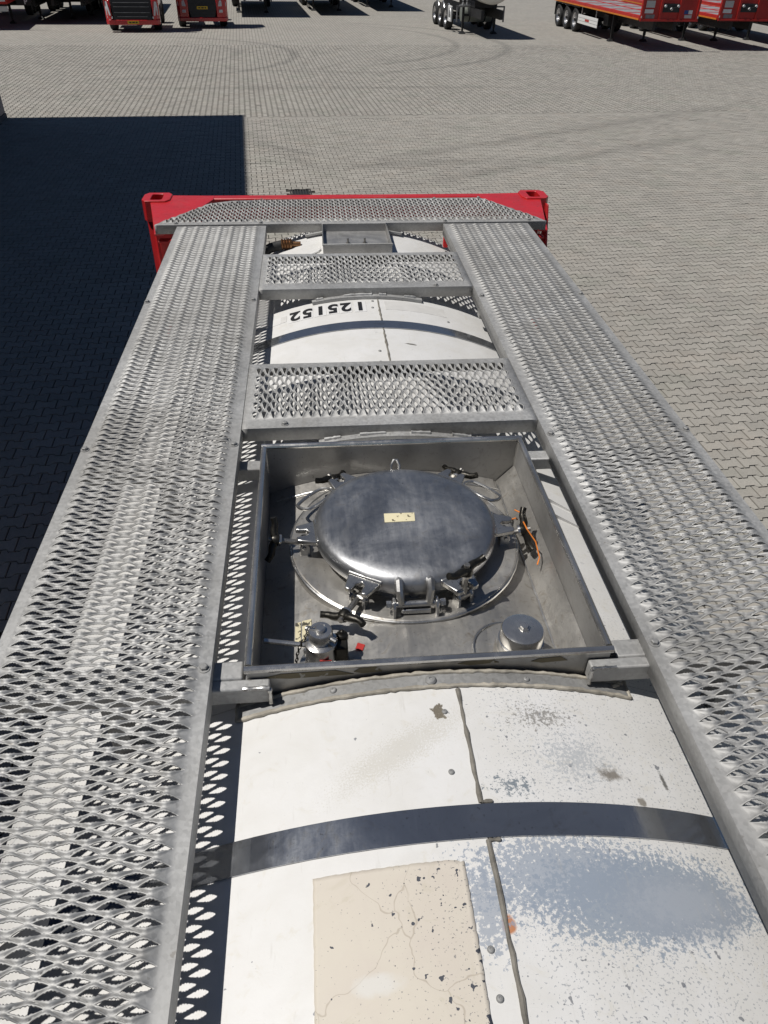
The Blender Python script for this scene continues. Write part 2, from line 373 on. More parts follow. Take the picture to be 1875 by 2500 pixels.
def empty(name, loc, rz=0, label=None, cat=None, group=None):
    o = bpy.data.objects.new(name, None); COL.objects.link(o); o.location = loc; o.rotation_euler.z = rz; o.empty_display_size = .2
    tag(o, label, cat, group); return o
def tag(o, label=None, cat=None, group=None, kind=None):
    for k, v in (('label', label), ('category', cat), ('group', group), ('kind', kind)):
        if v: o[k] = v
    return o
def text_mesh(txt, size, name):
    cu = bpy.data.curves.new(name, 'FONT'); cu.body = txt; cu.size = size; cu.align_x = 'CENTER'; cu.align_y = 'CENTER'; cu.offset = size*.035
    o = bpy.data.objects.new(name, cu); COL.objects.link(o)
    dg = bpy.context.evaluated_depsgraph_get(); me = bpy.data.meshes.new_from_object(o.evaluated_get(dg))
    bpy.data.objects.remove(o); bpy.data.curves.remove(cu); return me

# ------------------------------------------------------------------ the yard: ground and pavers
def proj(P):
    d = np.asarray(P, float) - np.array([CX, 0, CZ]); z = d @ np.array(_F)
    return 937.5 + F_PX*(d @ np.array(_X2))/z, 1250 - F_PX*(d @ np.array(_U2))/z, z
def build_ground():
    xs = [-900, -14, 34, 900]; ys = [-900, -6, 60, 1200]
    mb = MB(); mb.add([(-900, -900, 0), (900, -900, 0), (900, 1200, 0), (-900, 1200, 0)], [(0, 1, 2, 3)])
    g = mb.build('paved_yard', M['ground'], None, (0, 0, -.009), False)
    tag(g, 'light grey yard of interlocking concrete pavers with tyre marks', 'paving', kind='structure')
    # one paver outline (bone shaped, long axis p)
    L, j, t, s = PX, .0130, .0150, .009
    w1, w2 = PY/2 + t - j/2, PY/2 - t - j/2; a = L/2 - j/2; q = L/4
    up = [(a, w1), (q+s, w1), (q-s, w2), (-q+s, w2), (-q-s, w1), (-a, w1)]
    out = np.array(up + [(-x, -y) for x, y in up])
    nv = len(out)
    # centres: near zone rows along u, far zone rows along v
    cs = []
    rows = int((VLINE - (-3.0))/PY)
    for i in range(rows):
        v = VLINE - .10 - PY*(i+.5); n0 = int(-8.5/PX); n1 = int(17/PX)
        for k in range(n0, n1): cs.append(((k + .5*(i % 2))*PX, v, 0))
    n0, n1 = int(-17/PY), int(27/PY)
    for i in range(n0, n1):
        for k in range(int((FAR_V - VLINE - .10)/PX)):
            cs.append((i*PY, VLINE + .10 + PX*(k + .5 + .5*(i % 2)), 1))
    cs = np.array(cs)
    x = cs[:, 0]*CG - cs[:, 1]*SG; y = cs[:, 0]*SG + cs[:, 1]*CG
    px, py, dz = proj(np.stack([x, y, 0*x], 1))
    vis = (dz > .5) & (px > -130) & (px < 2010) & (py > -60) & (py < 2560)
    vis &= ~((np.abs(x) < 1.15) & (y > -1) & (y < 4.6))
    u, v = cs[:, 0], cs[:, 1]
    du, dv = to_g(-.44, 14.47)
    vis &= ~((np.abs(u-du) < .25) & (np.abs(v-dv) < .22))
    vis &= ~((u < to_g(-7.8, 21.5)[0]) & (v < VLINE + .1))
    cs, x, y, px, py, dz = cs[vis], x[vis], y[vis], px[vis], py[vis], dz[vis]
    # the 300 that show largest: in frame and outside the container outline
    def edge(X):
        a = proj(np.array([[X, 1.3, ZT], [X, 4, ZT]])); return np.polyfit(a[1], a[0], 1)
    el, er = edge(-.915), edge(.915)
    lo = np.minimum(np.polyval(el, py), 1e9); hi = np.polyval(er, py)
    seen = (px > 0) & (px < 1875) & (py > 0) & (py < 2500) & ((py < 460) | ((px < np.minimum(lo-6, 430)) & (py > 460)) | (px > np.maximum(hi+6, 1250)))
    order = np.argsort(np.where(seen, dz, 1e9))
    near = order[:300]; mask = np.ones(len(cs), bool); mask[near] = False
    # single pavers
    mb = MB(); mb.prism([tuple(p) for p in out], 'z', -.06, 0)
    me = mb.mesh('paver', M['paver_obj'], smooth=False)
    for i in near:
        o = link('paver', me, g, loc=(x[i], y[i], .009 + random.uniform(-.0015, .0015)), rot=(random.uniform(-.006, .006), random.uniform(-.006, .006), GA + (math.pi/2 if cs[i, 2] else 0) + random.uniform(-.008, .008)))
    # the rest as one part
    c2, x2, y2 = cs[mask], x[mask], y[mask]; n = len(c2)
    ang = GA + np.where(c2[:, 2] > 0, math.pi/2, 0) + rng.normal(0, .005, n)
    ca, sa = np.cos(ang)[:, None], np.sin(ang)[:, None]
    ow = out[:, 1]*np.where(c2[:, 2] > 0, .955, 1.0)[:, None]
    vx = x2[:, None] + out[:, 0]*ca - ow*sa; vy = y2[:, None] + out[:, 0]*sa + ow*ca
    zt = (.009 + rng.normal(0, .0012, n))[:, None] + (out[:, 0]*rng.normal(0, .006, n)[:, None]) + (out[:, 1]*rng.normal(0, .006, n)[:, None])
    V = np.empty((n, 2*nv, 3)); V[:, :nv, 0] = vx; V[:, nv:, 0] = vx; V[:, :nv, 1] = vy; V[:, nv:, 1] = vy; V[:, :nv, 2] = zt; V[:, nv:, 2] = -.004
    ftop = list(range(nv)); fs = [ftop] + [[(k+1) % nv, k, nv+k, nv+(k+1) % nv] for k in range(nv)]
    sizes = np.array([len(f) for f in fs]); flat = np.concatenate([np.array(f) for f in fs])
    loops = (flat[None, :] + (np.arange(n)*2*nv)[:, None]).ravel()
    tot = np.tile(sizes, n); start = np.concatenate([[0], np.cumsum(tot)[:-1]])
    me = bpy.data.meshes.new('pavers'); me.vertices.add(n*2*nv); me.vertices.foreach_set('co', V.ravel())
    me.loops.add(len(loops)); me.loops.foreach_set('vertex_index', loops.astype(np.int32))
    me.polygons.add(len(tot)); me.polygons.foreach_set('loop_start', start.astype(np.int32))
    me.polygons.foreach_set('use_smooth', np.zeros(len(tot), bool)); me.update(calc_edges=True); me.validate()
    at = me.attributes.new('tint', 'FLOAT', 'POINT'); at.data.foreach_set('value', np.repeat(rng.random(n), 2*nv).astype(np.float32))
    me.materials.append(M['paver'])
    o = link('paver_field', me, g, loc=(0, 0, 0)); tag(o, kind='stuff')
    # plain course where the bond turns
    mb = MB()
    for k in range(int(-12/.31), int(18/.31)):
        ux = k*.31
        p = [fr_g(ux+.003, VLINE-.112), fr_g(ux+.307, VLINE-.112), fr_g(ux+.307, VLINE+.204), fr_g(ux+.003, VLINE+.204)]
        mb.hexa([(*q, -.004) for q in p] + [(*q, .0045) for q in p])
    o = mb.build('edge_course', M['ground_course'], g, smooth=False); tag(o, kind='stuff')
    # gully
    dr = empty('drain_grate', (-.44, 14.47, 0), GA, 'small square cast iron drain grate set in the paving', 'drain')
    f = MB()
    for b in ((-.20, .20, -.19, -.16), (-.20, .20, .16, .19), (-.20, -.17, -.16, .16), (.17, .20, -.16, .16)): f.box(b[0], b[1], b[2], b[3], -.005, .012)
    f.build('frame', M['iron'], dr, smooth=False)
    f = MB(); f.box(-.17, .17, -.16, .16, -.006, -.002); f.build('pit', M['black'], dr, smooth=False)
    me = MB().box(-.011, .011, -.158, .158, -.004, .010).mesh('bar', M['iron'], smooth=False)
    for k in range(7): link('bar', me, dr, loc=(-.15+.05*k, 0, 0))
    return g
M['ground_course'] = M['paver']
GROUND = build_ground()

# ------------------------------------------------------------------ blue warehouse on the left
def warehouse():
    u0, v1 = to_g(-7.82, 21.5); HB = 11.55
    b = empty('warehouse_building', (*fr_g(u0, v1), 0), GA, 'tall dark blue metal clad warehouse at the left edge throwing a shadow over the paving', 'building')
    MB().box(-24, -.06, -44, -.06, 0, HB-.1).build('wall', M['blue'], b, smooth=False)
    MB().box(-24, .012, -44, .012, 0, .12).build('plinth', M['roof_grey'], b, smooth=False)
    pm = MB().box(-.058, 0, -1.19, 0, .13, HB-.1).mesh('wall_panel', M['blue'], smooth=False)
    for k in range(30): link('wall_panel', pm, b, .006, loc=(0, -1.2*k-.03, 0))
    pe = MB().box(-1.19, 0, -.058, 0, .13, HB-.1).mesh('end_panel', M['blue'], smooth=False)
    for k in range(19): link('end_panel', pe, b, loc=(-1.2*k-.07, -.0, 0))
    r = MB().box(-24, -.1, -44, -.1, HB-.1, HB-.04).build('roof', M['roof_grey'], b, smooth=False)
    c = MB().box(-24.05, .03, -44.05, .03, HB-.098, HB-.0)
    MB().box(-.12, .03, -44.05, .03, HB-.099, HB).box(-24.05, -.12, -.12, .03, HB-.099, HB).build('coping', M['blue'], r, smooth=False)
warehouse()

# ------------------------------------------------------------------ the tank container
YC = 1.765; OFF = (0, -YC, ZT)
TC = empty('tank_container', (0, YC, 0), 0, 'white insulated tank container with red end frame and galvanised roof walkways seen from its top', 'tank container')
def P_(mb, name, mat, parent=TC, bevel=0, smooth=True, ang=35): return mb.build(name, M[mat] if isinstance(mat, str) else mat, parent, OFF, smooth, bevel, ang)

# --- perforated planks
GP, GR = .059, .01465
def plank(W, L, nA, b0, mapf, flip, Kf, h=.0062, flange=.045, inside=None, lip=.75, wave=.0050):
    # staggered lens-shaped slots in rhombic cells; the strands between them wave up at every other slot column
    vd = {}; V = []; Fc = []
    def vid(u, v, z):
        k = (round(u*1e5), round(v*1e5), round(z*1e5)); i = vd.get(k)
        if i is None:
            i = vd[k] = len(V); zz = z
            if b0 < u < u1: zz += wave*.5*(1 - math.cos(2*math.pi*(u-b0)/GP))*max(0, min(1, (v-e)/(1.5*GR), (L-e-v)/(1.5*GR)))
            V.append(mapf(u, v, zz))
        return i
    def face(*p):
        q = []
        for a in p:
            i = vid(*a)
            if not q or (i != q[-1] and i != q[0]): q.append(i)
        if len(q) > 2: Fc.append(tuple(reversed(q)) if flip else tuple(q))
    def side(A, B, p): return (B[0]-A[0])*(p[1]-A[1]) - (B[1]-A[1])*(p[0]-A[0])
    def isin(poly): return inside is None or all(side(A, B, p) >= -1e-9 for A, B in zip(inside, inside[1:]+inside[:1]) for p in poly)
    def solid(poly):
        if not isin(poly):
            for A, B in zip(inside, inside[1:]+inside[:1]):
                o = []
                for i, p in enumerate(poly):
                    q = poly[(i+1) % len(poly)]; sp, sq = side(A, B, p), side(A, B, q)
                    if sp >= 0: o.append(p)
                    if (sp >= 0) != (sq >= 0): t = sp/(sp-sq); o.append((p[0]+t*(q[0]-p[0]), p[1]+t*(q[1]-p[1])))
                poly = o
                if len(poly) < 3: return
        face(*[(p[0], p[1], 0) for p in poly])
    n = int((L - .02)/GR) - 1; n -= (n % 2 == 0); e = (L - (n+1)*GR)/2; u1 = b0 + nA*GP; a0, d0 = .0234, .0078
    vr = [e + GR*(r+1) for r in range(n)]
    def seg(A, B, K):                       # points from A to B, B left out, K/2 steps
        m = K//2; return [(A[0]+(B[0]-A[0])*j/m, A[1]+(B[1]-A[1])*j/m) for j in range(m)]
    def cell(cu, cv, K, teeth):
        if not isin([(cu-GP/2, cv), (cu, cv-GR), (cu+GP/2, cv), (cu, cv+GR)]): solid([(cu-GP/2, cv), (cu, cv-GR), (cu+GP/2, cv), (cu, cv+GR)]); return
        T = [[], [], []]; Bo = [[], [], []]
        for j in range(K+1):
            s = 2*j/K - 1; q = max(0, 1 - s*s); ub, bh = cu + GP/2*s, GR*(1-abs(s)); ul = cu + a0*s; lh = d0*q**1.15; z = h*q
            le = lh - (.0017 if teeth and j % 2 and 3 < j < K-3 else 0)
            mu, mh = ub + (ul-ub)*.5, bh + (lh-bh)*.5
            for C_, g, zz in ((T, 1, z*lip), (Bo, -1, z)): C_[0].append((ul, cv+g*le, zz)); C_[1].append((mu, cv+g*mh, .6*zz)); C_[2].append((ub, cv+g*bh, 0))
        for j in range(K):
            for k in (0, 1):
                face(T[k][j], T[k][j+1], T[k+1][j+1], T[k+1][j]); face(Bo[k][j+1], Bo[k][j], Bo[k+1][j], Bo[k+1][j+1])
    for r in range(n):
        K, teeth = Kf(vr[r]); even = r % 2 == 0
        for i in range(nA if even else nA-1): cell(b0 + GP*(i + (.5 if even else 1)), vr[r], K, teeth)
        if even and r+2 < n:                # wedges along the two borders
            v0 = vr[r]
            solid([(b0, v0)] + seg((b0, v0), (b0+GP/2, v0+GR), K)[1:] + seg((b0+GP/2, v0+GR), (b0, v0+2*GR), K) + [(b0, v0+2*GR)])
            solid([(u1, v0+2*GR)] + seg((u1, v0+2*GR), (u1-GP/2, v0+GR), K)[1:] + seg((u1-GP/2, v0+GR), (u1, v0), K) + [(u1, v0)])
            for ua, ub in ((0, b0), (u1, W)): solid([(ua, v0), (ub, v0), (ub, v0+2*GR), (ua, v0+2*GR)])
    for vz, ve, vo, sg in ((vr[0], e, 0, 1), (vr[-1], L-e, L, -1)):   # plain ends
        K, _ = Kf(vz)
        for i in range(nA+1):
            c = b0 + GP*i; l, r_ = max(b0, c-GP/2), min(u1, c+GP/2)
            pl = [(l, ve), (r_, ve)] + (seg((r_, ve), (c, vz), K)[1:] if r_ > c else []) + [(c, vz)] + (seg((c, vz), (l, ve), K)[1:] if l < c else [])
            solid(pl if sg > 0 else pl[::-1])
        us = [0, b0] + [b0 + GP*(i+.5) for i in range(nA)] + [u1, W]
        for ua, ub in zip(us, us[1:]):
            p = [(ua, vo), (ub, vo), (ub, ve), (ua, ve)]; solid(p if sg > 0 else p[::-1])
        for ua, ub in ((0, b0), (u1, W)):
            p = [(ua, ve), (ub, ve), (ub, vz), (ua, vz)]; solid(p if sg > 0 else p[::-1])
    vs = [0, e] + [vr[r] for r in range(0, n, 2)] + [L-e, L]
    for va, vb in zip(vs, vs[1:]):
        face((0, va, -flange), (0, va, 0), (0, vb, 0), (0, vb, -flange))
        if inside is None: face((W, va, 0), (W, va, -flange), (W, vb, -flange), (W, vb, 0))
    mb = MB(); mb.v = V; mb.f = Fc; return mb
def add_solid(o, t=.0024):
    m = o.modifiers.new('thickness', 'SOLIDIFY'); m.thickness = t; m.offset = -1; return o
def KN(y0):
    def f(v):
        y = y0 + v
        if .28 < y < 1.9: return 16, True
        return (8, False) if .1 < y < 2.6 else (6, False)
    return f
XO, XI, YF, YN = .915, .462, 3.951, -1.0
bolt_mb = MB(); bolt_mb.lathe([(.0125, 0), (.0125, .002), (.009, .0022), (0, .0022)], n=16)
bolt_mb.lathe([(.0085, .002), (.0085, .008), (.0065, .0095), (0, .0095)], n=6)
bolt_me = bolt_mb.mesh('bolt', M['galv_dark'])
def local(x, y, z): return (x+OFF[0], y+OFF[1], z+OFF[2])
def bolt(parent, x, y, z=0.0, nm='bolt', me=None, rot=None): return link(nm, me or bolt_me, parent, loc=local(x, y, z), rot=rot or (0, 0, random.random()))
wl = add_solid(P_(plank(XO-XI, YF-YN, 7, .020, lambda u, v, z: (-XO+u, YN+v, z), False, KN(YN), flange=.052), 'side_walkway', 'galv', ang=60))
wr = add_solid(P_(plank(XO-XI, YF-YN, 7, .020, lambda u, v, z: (XI+u, YN+v, z), False, KN(YN), flange=.056), 'side_walkway', 'galv', ang=60))
wl['label'] = 'left perforated walkway plank with tank shadow pattern below'; wr['label'] = 'right perforated walkway plank'
for y in (-.1, 1.02, 1.865, 2.96):
    for s, p in ((-1, wl), (1, wr)): bolt(p, s*.477, y); bolt(p, s*.904, y)
K8 = lambda v: (8, False); K10 = lambda v: (10, False)
# cross planks run along x: u -> y, v -> x
XL, LX = -.460, .920
c2 = add_solid(P_(plank(.430, LX, 6, .050, lambda u, v, z: (XL+v, 1.954+u, z-.001), True, K10), 'cross_walkway', 'galv', ang=60))
c1 = add_solid(P_(plank(.440, LX, 6, .055, lambda u, v, z: (XL+v, 3.075+u, z-.001), True, K8), 'cross_walkway', 'galv', ang=60))
bolt(c2, -.33, 1.975, -.001); bolt(c1, .30, 3.09, -.001)
EX0, EX1, EY = -1.03, 1.02, 3.962
# end plank with cut corners; clip outline in (u,v), CCW in that plane
cl = [(.455, EX0*0+.285), (.455, 1.775), (.012, 2.05), (0, 2.05), (0, 0), (.012, 0), (.385, .255)]
cl = [(0, 0), (.010, 0), (.385, .250), (.445, .50), (.458, 1.20), (.458, 1.775), (.010, 2.05), (0, 2.05)]
def ccw(p): return sum(a[0]*b[1]-b[0]*a[1] for a, b in zip(p, p[1:]+p[:1])) > 0
if not ccw(cl): cl = cl[::-1]
ew = add_solid(P_(plank(.458, 2.05, 7, .028, lambda u, v, z: (EX0+v, EY+u, z+.004), True, K8, inside=cl), 'end_walkway', 'galv', ang=60))
ed = MB()
far_edge = [(EX0, EY+.010), (EX0+.250, EY+.385), (EX0+.50, EY+.445), (EX0+1.2, EY+.458), (EX0+1.775, EY+.458), (EX1, EY+.010)]
for a, b in zip(far_edge, far_edge[1:]):
    ed.add([(a[0], a[1], .003), (b[0], b[1], .003), (b[0], b[1], -.035), (a[0], a[1], -.035), (a[0], a[1]+.003, .003), (b[0], b[1]+.003, .003), (b[0], b[1]+.003, -.035), (a[0], a[1]+.003, -.035)], [(0, 1, 2, 3), (7, 6, 5, 4), (4, 5, 1, 0), (3, 2, 6, 7)])
P_(ed, 'edge_flange', 'galv_dark', ew, smooth=False)
for x, y in ((.477, 4.395), (.735, 4.405), (.476, 3.98), (.93, 3.985), (-.494, 4.375), (-.491, 3.98), (-.924, 3.985)): bolt(ew, x, y, .004)

# --- red end frames
cast_mb = MB()
def casting_mesh():
    # 178 long (y) x 162 wide (x) x 118 high, with a slotted opening in the top and a hand hole to the side
    m = MB(); X, Y, H_ = .081, .089, .118; ax, ay = .034, .060
    ho = [(-X, -Y), (X, -Y), (X, Y), (-X, Y)]
    k = 16; hole = []
    for i in range(k):
        t = 2*math.pi*(i+.5)/k; c, s = math.cos(t), math.sin(t); hole.append((ax*(abs(c)**.3)*(1 if c > 0 else -1), ay*(abs(s)**.3)*(1 if s > 0 else -1)))
    outer = []
    for i in range(k):
        t = 2*math.pi*(i+.5)/k; c, s = math.cos(t), math.sin(t); q = max(abs(c)/X, abs(s)/Y); outer.append((c/q, s/q))
    vs = [(*p, 0) for p in outer] + [(*p, 0) for p in hole] + [(*p, -.10) for p in hole] + [(*p, -H_) for p in outer]
    fs = []
    for i in range(k):
        j = (i+1) % k
        fs += [(i, j, k+j, k+i), (k+i, k+j, 2*k+j, 2*k+i), (j, i, 3*k+i, 3*k+j)]
    fs.append(tuple(2*k+i for i in range(k))); fs.append(tuple(3*k+i for i in range(k-1, -1, -1)))
    m.add(vs, fs); return m.mesh('corner_casting', M['red'], ang=50)
cast_me = casting_mesh()
CZT = -.042; YE = 4.662; YE0 = YE - 5.853
HT = ZT + CZT
for ye, sgn in ((YE, 1), (YE0, -1)):
    for s in (-1, 1):
        link('corner_casting', cast_me, TC, .003, loc=local(s*1.1295, ye, CZT))
        link('corner_casting', cast_me, TC, .003, loc=(s*1.1295, ye-YC, .118))
        p = MB(); x0, x1 = s*1.06, s*1.205
        poly = [(s*1.208, ye+.085*sgn), (s*1.205, ye-.02*sgn), (s*1.16, ye-.09*sgn), (s*1.07, ye-.09*sgn), (s*1.07, ye+.07*sgn)]
        if sum(a[0]*b[1]-b[0]*a[1] for a, b in zip(poly, poly[1:]+poly[:1])) < 0: poly = poly[::-1]
        p.prism(poly, 'z', -ZT+.118, CZT-.118)
        P_(p, 'corner_post', 'red', bevel=.006)
        # gusset between post, beam and walkway
        g = [(s*1.075, ye+.06*sgn), (s*.80, ye+.045*sgn), (s*.80, ye-.03*sgn), (s*.94, ye-.45*sgn), (s*1.00, ye-.655*sgn), (s*1.045, ye-.665*sgn), (s*1.095, ye-.40*sgn), (s*1.155, ye-.095*sgn), (s*1.155, ye-.088*sgn), (s*1.075, ye-.088*sgn)]
        if sum(a[0]*b[1]-b[0]*a[1] for a, b in zip(g, g[1:]+g[:1])) < 0: g = g[::-1]
        P_(MB().prism(g, 'z', CZT-.020, CZT-.008), 'gusset_plate', 'red', bevel=.003)
        P_(MB().box(s*.90, s*1.035, ye-.60*sgn, ye-.652*sgn, CZT-.062, CZT-.050).box(s*.90, s*1.035, ye-.598*sgn, ye-.606*sgn, CZT-.20, CZT-.0625), 'support_ledge', 'red', bevel=.003)
        if s > 0 and sgn > 0: P_(MB().prism([(ye-.13, CZT-.03), (ye-.09, CZT-.03), (ye-.09, CZT-.75), (ye-.33, CZT-.75), (ye-.30, CZT-.45)][::-1], 'x', 1.186, 1.198), 'side_web', 'red', bevel=.002)
        P_(MB().box(s*.86, s*1.069, ye-.02*sgn, ye-.035*sgn, CZT-.95, CZT-.135), 'web_plate', 'red', smooth=False)
        # diagonal braces low down to the vessel skirt
        P_(MB().tube([(s*1.10, ye-.06*sgn, -.9), (s*.55, ye-.55*sgn, -1.9)], .05, 8), 'brace', 'red')
    P_(MB().box(-1.049, 1.049, ye-.012*sgn, ye+.060*sgn, CZT-.010, CZT-.13), 'end_beam', 'red', bevel=.008)
    P_(MB().box(-1.049, 1.049, ye-.06*sgn, ye+.06*sgn, -ZT+.005, -ZT+.13), 'bottom_beam', 'red', bevel=.008)
# --- tank
RT, TOP = 1.22, -.042; ZC = TOP - RT
y_near, y_far = -.62, 4.03
prof = []
def dish(r, L, n=9): return [(r*math.cos(i/n*math.pi/2)**.75 if i < n else 0, L*math.sin(i/n*math.pi/2)) for i in range(n+1)]
d_ = dish(RT-.115, .40)
prof = [(r, y_near - h) for r, h in d_[::-1]] + [(r, y_far + h) for r, h in d_]
tk = P_(MB().lathe(prof, (0, 0, ZC), 'y', 96), 'tank_vessel', 'white')
# cladding sheets (each a curved sheet between two angles and two y's)
def sheet(x0, x1, y0, y1, t=.0, dish_end=False, rr=RT, th=.006):
    a0, a1 = math.asin(max(-1, min(1, x0/rr))), math.asin(max(-1, min(1, x1/rr)))
    return sheet_ang(a0, a1, y0, y1, rr+t, th)
def sheet_ang(a0, a1, y0, y1, r, th=.006, n=None):
    n = n or max(2, int(abs(a1-a0)/.05)); m = MB(); vs = []; fs = []
    for i in range(n+1):
        a = a0 + (a1-a0)*i/n; s, c = math.sin(a), math.cos(a)
        for rr in (r, r-th):
            for y in (y0, y1): vs.append((rr*s, y, ZC+rr*c))
    for i in range(n):
        b = i*4; d = b+4
        fs += [(b, d, d+1, b+1), (b+3, d+3, d+2, b+2), (b, b+2, d+2, d), (b+1, d+1, d+3, b+3)]
    fs += [(0, 1, 3, 2), (n*4, n*4+2, n*4+3, n*4+1)]
    return m.add(vs, fs)
XS = .043; AS = math.asin(XS/RT)
for y0, y1 in ((-.62, .668), (.672, 1.006), (1.90, 2.788), (2.792, 4.03)):
    P_(sheet_ang(AS+.0012, R(100), y0, y1, RT), 'cladding_sheet', 'white', tk)
    P_(sheet_ang(R(-100), AS-.0012, y0, y1, RT), 'cladding_sheet', 'white', tk)
ab = math.asin(.405/RT)
P_(sheet_ang(ab, R(100), 1.008, 1.898, RT), 'cladding_sheet', 'white', tk); P_(sheet_ang(R(-100), -ab, 1.008, 1.898, RT), 'cladding_sheet', 'white', tk)
# dished end cover
dd = MB(); vs = []; fs = []; nA_, nB_ = 64, 10
for j in range(nB_+1):
    t = j/nB_*math.pi/2*.98; r = RT*(math.cos(t)**.62); h = 4.032 + .38*math.sin(t)
    for i in range(nA_+1):
        a = R(-110) + R(220)*i/nA_; vs.append((r*math.sin(a), h, ZC + r*math.cos(a)))
for j in range(nB_):
    for i in range(nA_): q = j*(nA_+1)+i; fs.append((q, q+1, q+nA_+2, q+nA_+1))
dd.add(vs, fs); add_solid(P_(dd, 'end_cladding', 'white', tk, ang=60), .004)
# straps
for y0, y1 in ((.640, .703), (2.752, 2.822)):
    st = P_(sheet_ang(R(-95), R(95), y0, y1, RT+.004, .0025, 120), 'strap', 'strap', tk)
# seam bead
def bead(pts, r, n=8, jit=.25):
    return MB().tube(pts, [r*(1+random.uniform(-jit, jit)) for _ in pts], n)
for y0, y1 in ((-.6, .637), (.706, .962), (2.40, 2.75), (2.825, 3.06), (3.52, 3.60)):
    n = max(4, int((y1-y0)/.02))
    pts = [(XS + random.uniform(-.0013, .0013), y0+(y1-y0)*i/n, ZC+math.sqrt(RT**2-XS**2)+.0005) for i in range(n+1)]
    P_(bead(pts, .0040, 8, .4), 'seam_bead', 'caulk_dark', tk)
P_(bead([(XS+.001+.004*i, .708, TOP+.001) for i in range(6)], .0036), 'seam_bead', 'caulk_dark', tk)
P_(bead([(XS+.004*i, .636, TOP+.001) for i in range(6)], .0034), 'seam_bead', 'caulk_dark', tk)
# screws
scr = MB().lathe([(.0075, 0), (.0075, .0015), (.0055, .0035), (.0025, .0040), (.002, .0028), (0, .0028)], n=14).mesh('screw', M['galv_dark'])
def on_tank(x, y, d=0.0): return (x, y, ZC + math.sqrt(RT*RT-x*x) + d)
for x, y in ((-.001, .772), (.007, .908), (.011, .463), (.011, .396), (.012, 2.55), (.008, 2.46), (.02, 3.03), (.015, 2.96), (-.001, .30), (.33, 2.9)):
    p = on_tank(x, y, .0005); bolt(tk, *p, nm='screw', me=scr, rot=(0, math.asin(x/RT), 0)).scale = (.78, .78, .78)
# flashing in front of the box: curved angle with sealant on both edges
fa0, fa1 = math.asin(-.415/RT), math.asin(.428/RT)
fl = P_(sheet_ang(fa0, fa1, .972, 1.004, RT+.005, .004, 30), 'flashing_strip', 'galv_dark', tk)
def arc(x0, x1, y, d, n=44, jit=.0012):
    return [(*on_tank(x0+(x1-x0)*i/n, y+random.uniform(-jit, jit), d),) for i in range(n+1)]
P_(bead(arc(-.420, .432, .970, .003, 90), .0047, 8, .24), 'sealant_bead', 'caulk', tk); P_(bead(arc(-.415, .425, 1.004, .006, 90), .0042, 8, .24), 'sealant_bead', 'caulk', tk)
for s, xx in ((-1, -.419), (1, .432)):
    P_(bead([on_tank(xx, .968+.009*i, .003) for i in range(6)], .0052), 'sealant_bead', 'caulk', tk)
P_(bead([on_tank(.395+.004*i, .99+.002*i, .006) for i in range(5)], .005), 'sealant_bead', 'caulk', tk)
for x, y, k in ((-.215, .989, 1), (-.011, .985, 1.6), (.196, .986, .9)):
    o = bolt(tk, *on_tank(x, y, .0055), nm='screw', me=scr, rot=(0, math.asin(x/RT), 0)); o.scale = (k, k, k)
# old film patch, number plates and digits on the crown
fpv, fpf = [], []; NU, NV = 40, 60
for j in range(NV+1):
    for i in range(NU+1):
        fu, fv = i/NU, j/NV; e_ = .0009
        x = -.262 + .256*fu + (random.uniform(-e_, e_*.4) if i in (0, NU) else 0); y = .18 + .427*fv + (random.uniform(-e_, e_*.3) if j == NV else 0)
        if j >= NV-2 and i > NU-4: y -= .006*random.random()
        lift = .0012 + (.0016*random.random() if (i in (0, NU) or j == NV) else .0003*random.random())
        fpv.append(on_tank(x, y, lift))
for j in range(NV):
    for i in range(NU): q = j*(NU+1)+i; fpf.append((q, q+1, q+NU+2, q+NU+1))
add_solid(P_(MB().add(fpv, fpf), 'film_patch', 'patch', tk, ang=70), .0008)
DX = [-.036, -.097, -.151, -.204, -.260, -.315]
def bend_text(ch, x, y, size, name):
    me = text_mesh(ch, size, name)
    n = len(me.vertices); co = np.empty(n*3); me.vertices.foreach_get('co', co); co = co.reshape(-1, 3)
    mn, mx = co.min(0), co.max(0); co[:, :2] -= (mn[:2]+mx[:2])/2; co[:, 0] *= (.78 if ch != '1' else .85)
    X = x - co[:, 0]; Y = y - co[:, 1]
    a = X/RT; r = RT + .0028
    co = np.stack([r*np.sin(a), Y-YC, ZC + r*np.cos(a) + ZT], 1); me.vertices.foreach_set('co', co.ravel())
    me.materials.clear(); me.materials.append(M['ink']); me.update(); return me
for ch, x in zip('125152', DX):
    pl_ = P_(sheet(x-.025, x+.025, 2.922, 3.030, .0010, th=.0008), 'number_decal', 'vinyl_white', tk)
    o = link('digit', bend_text(ch, x, 2.976, .118, 'digit'), tk)
P_(sheet(-.425, -.372, 2.945, 3.01, .0009, th=.0008), 'number_decal', 'vinyl_white', tk); P_(sheet(-.372, -.347, 2.95, 3.01, .0008, th=.0008), 'number_decal', 'vinyl_grey', tk)
P_(sheet(.07, .33, 2.945, 3.03, .0008, th=.0007), 'number_decal', 'vinyl_grey', tk)

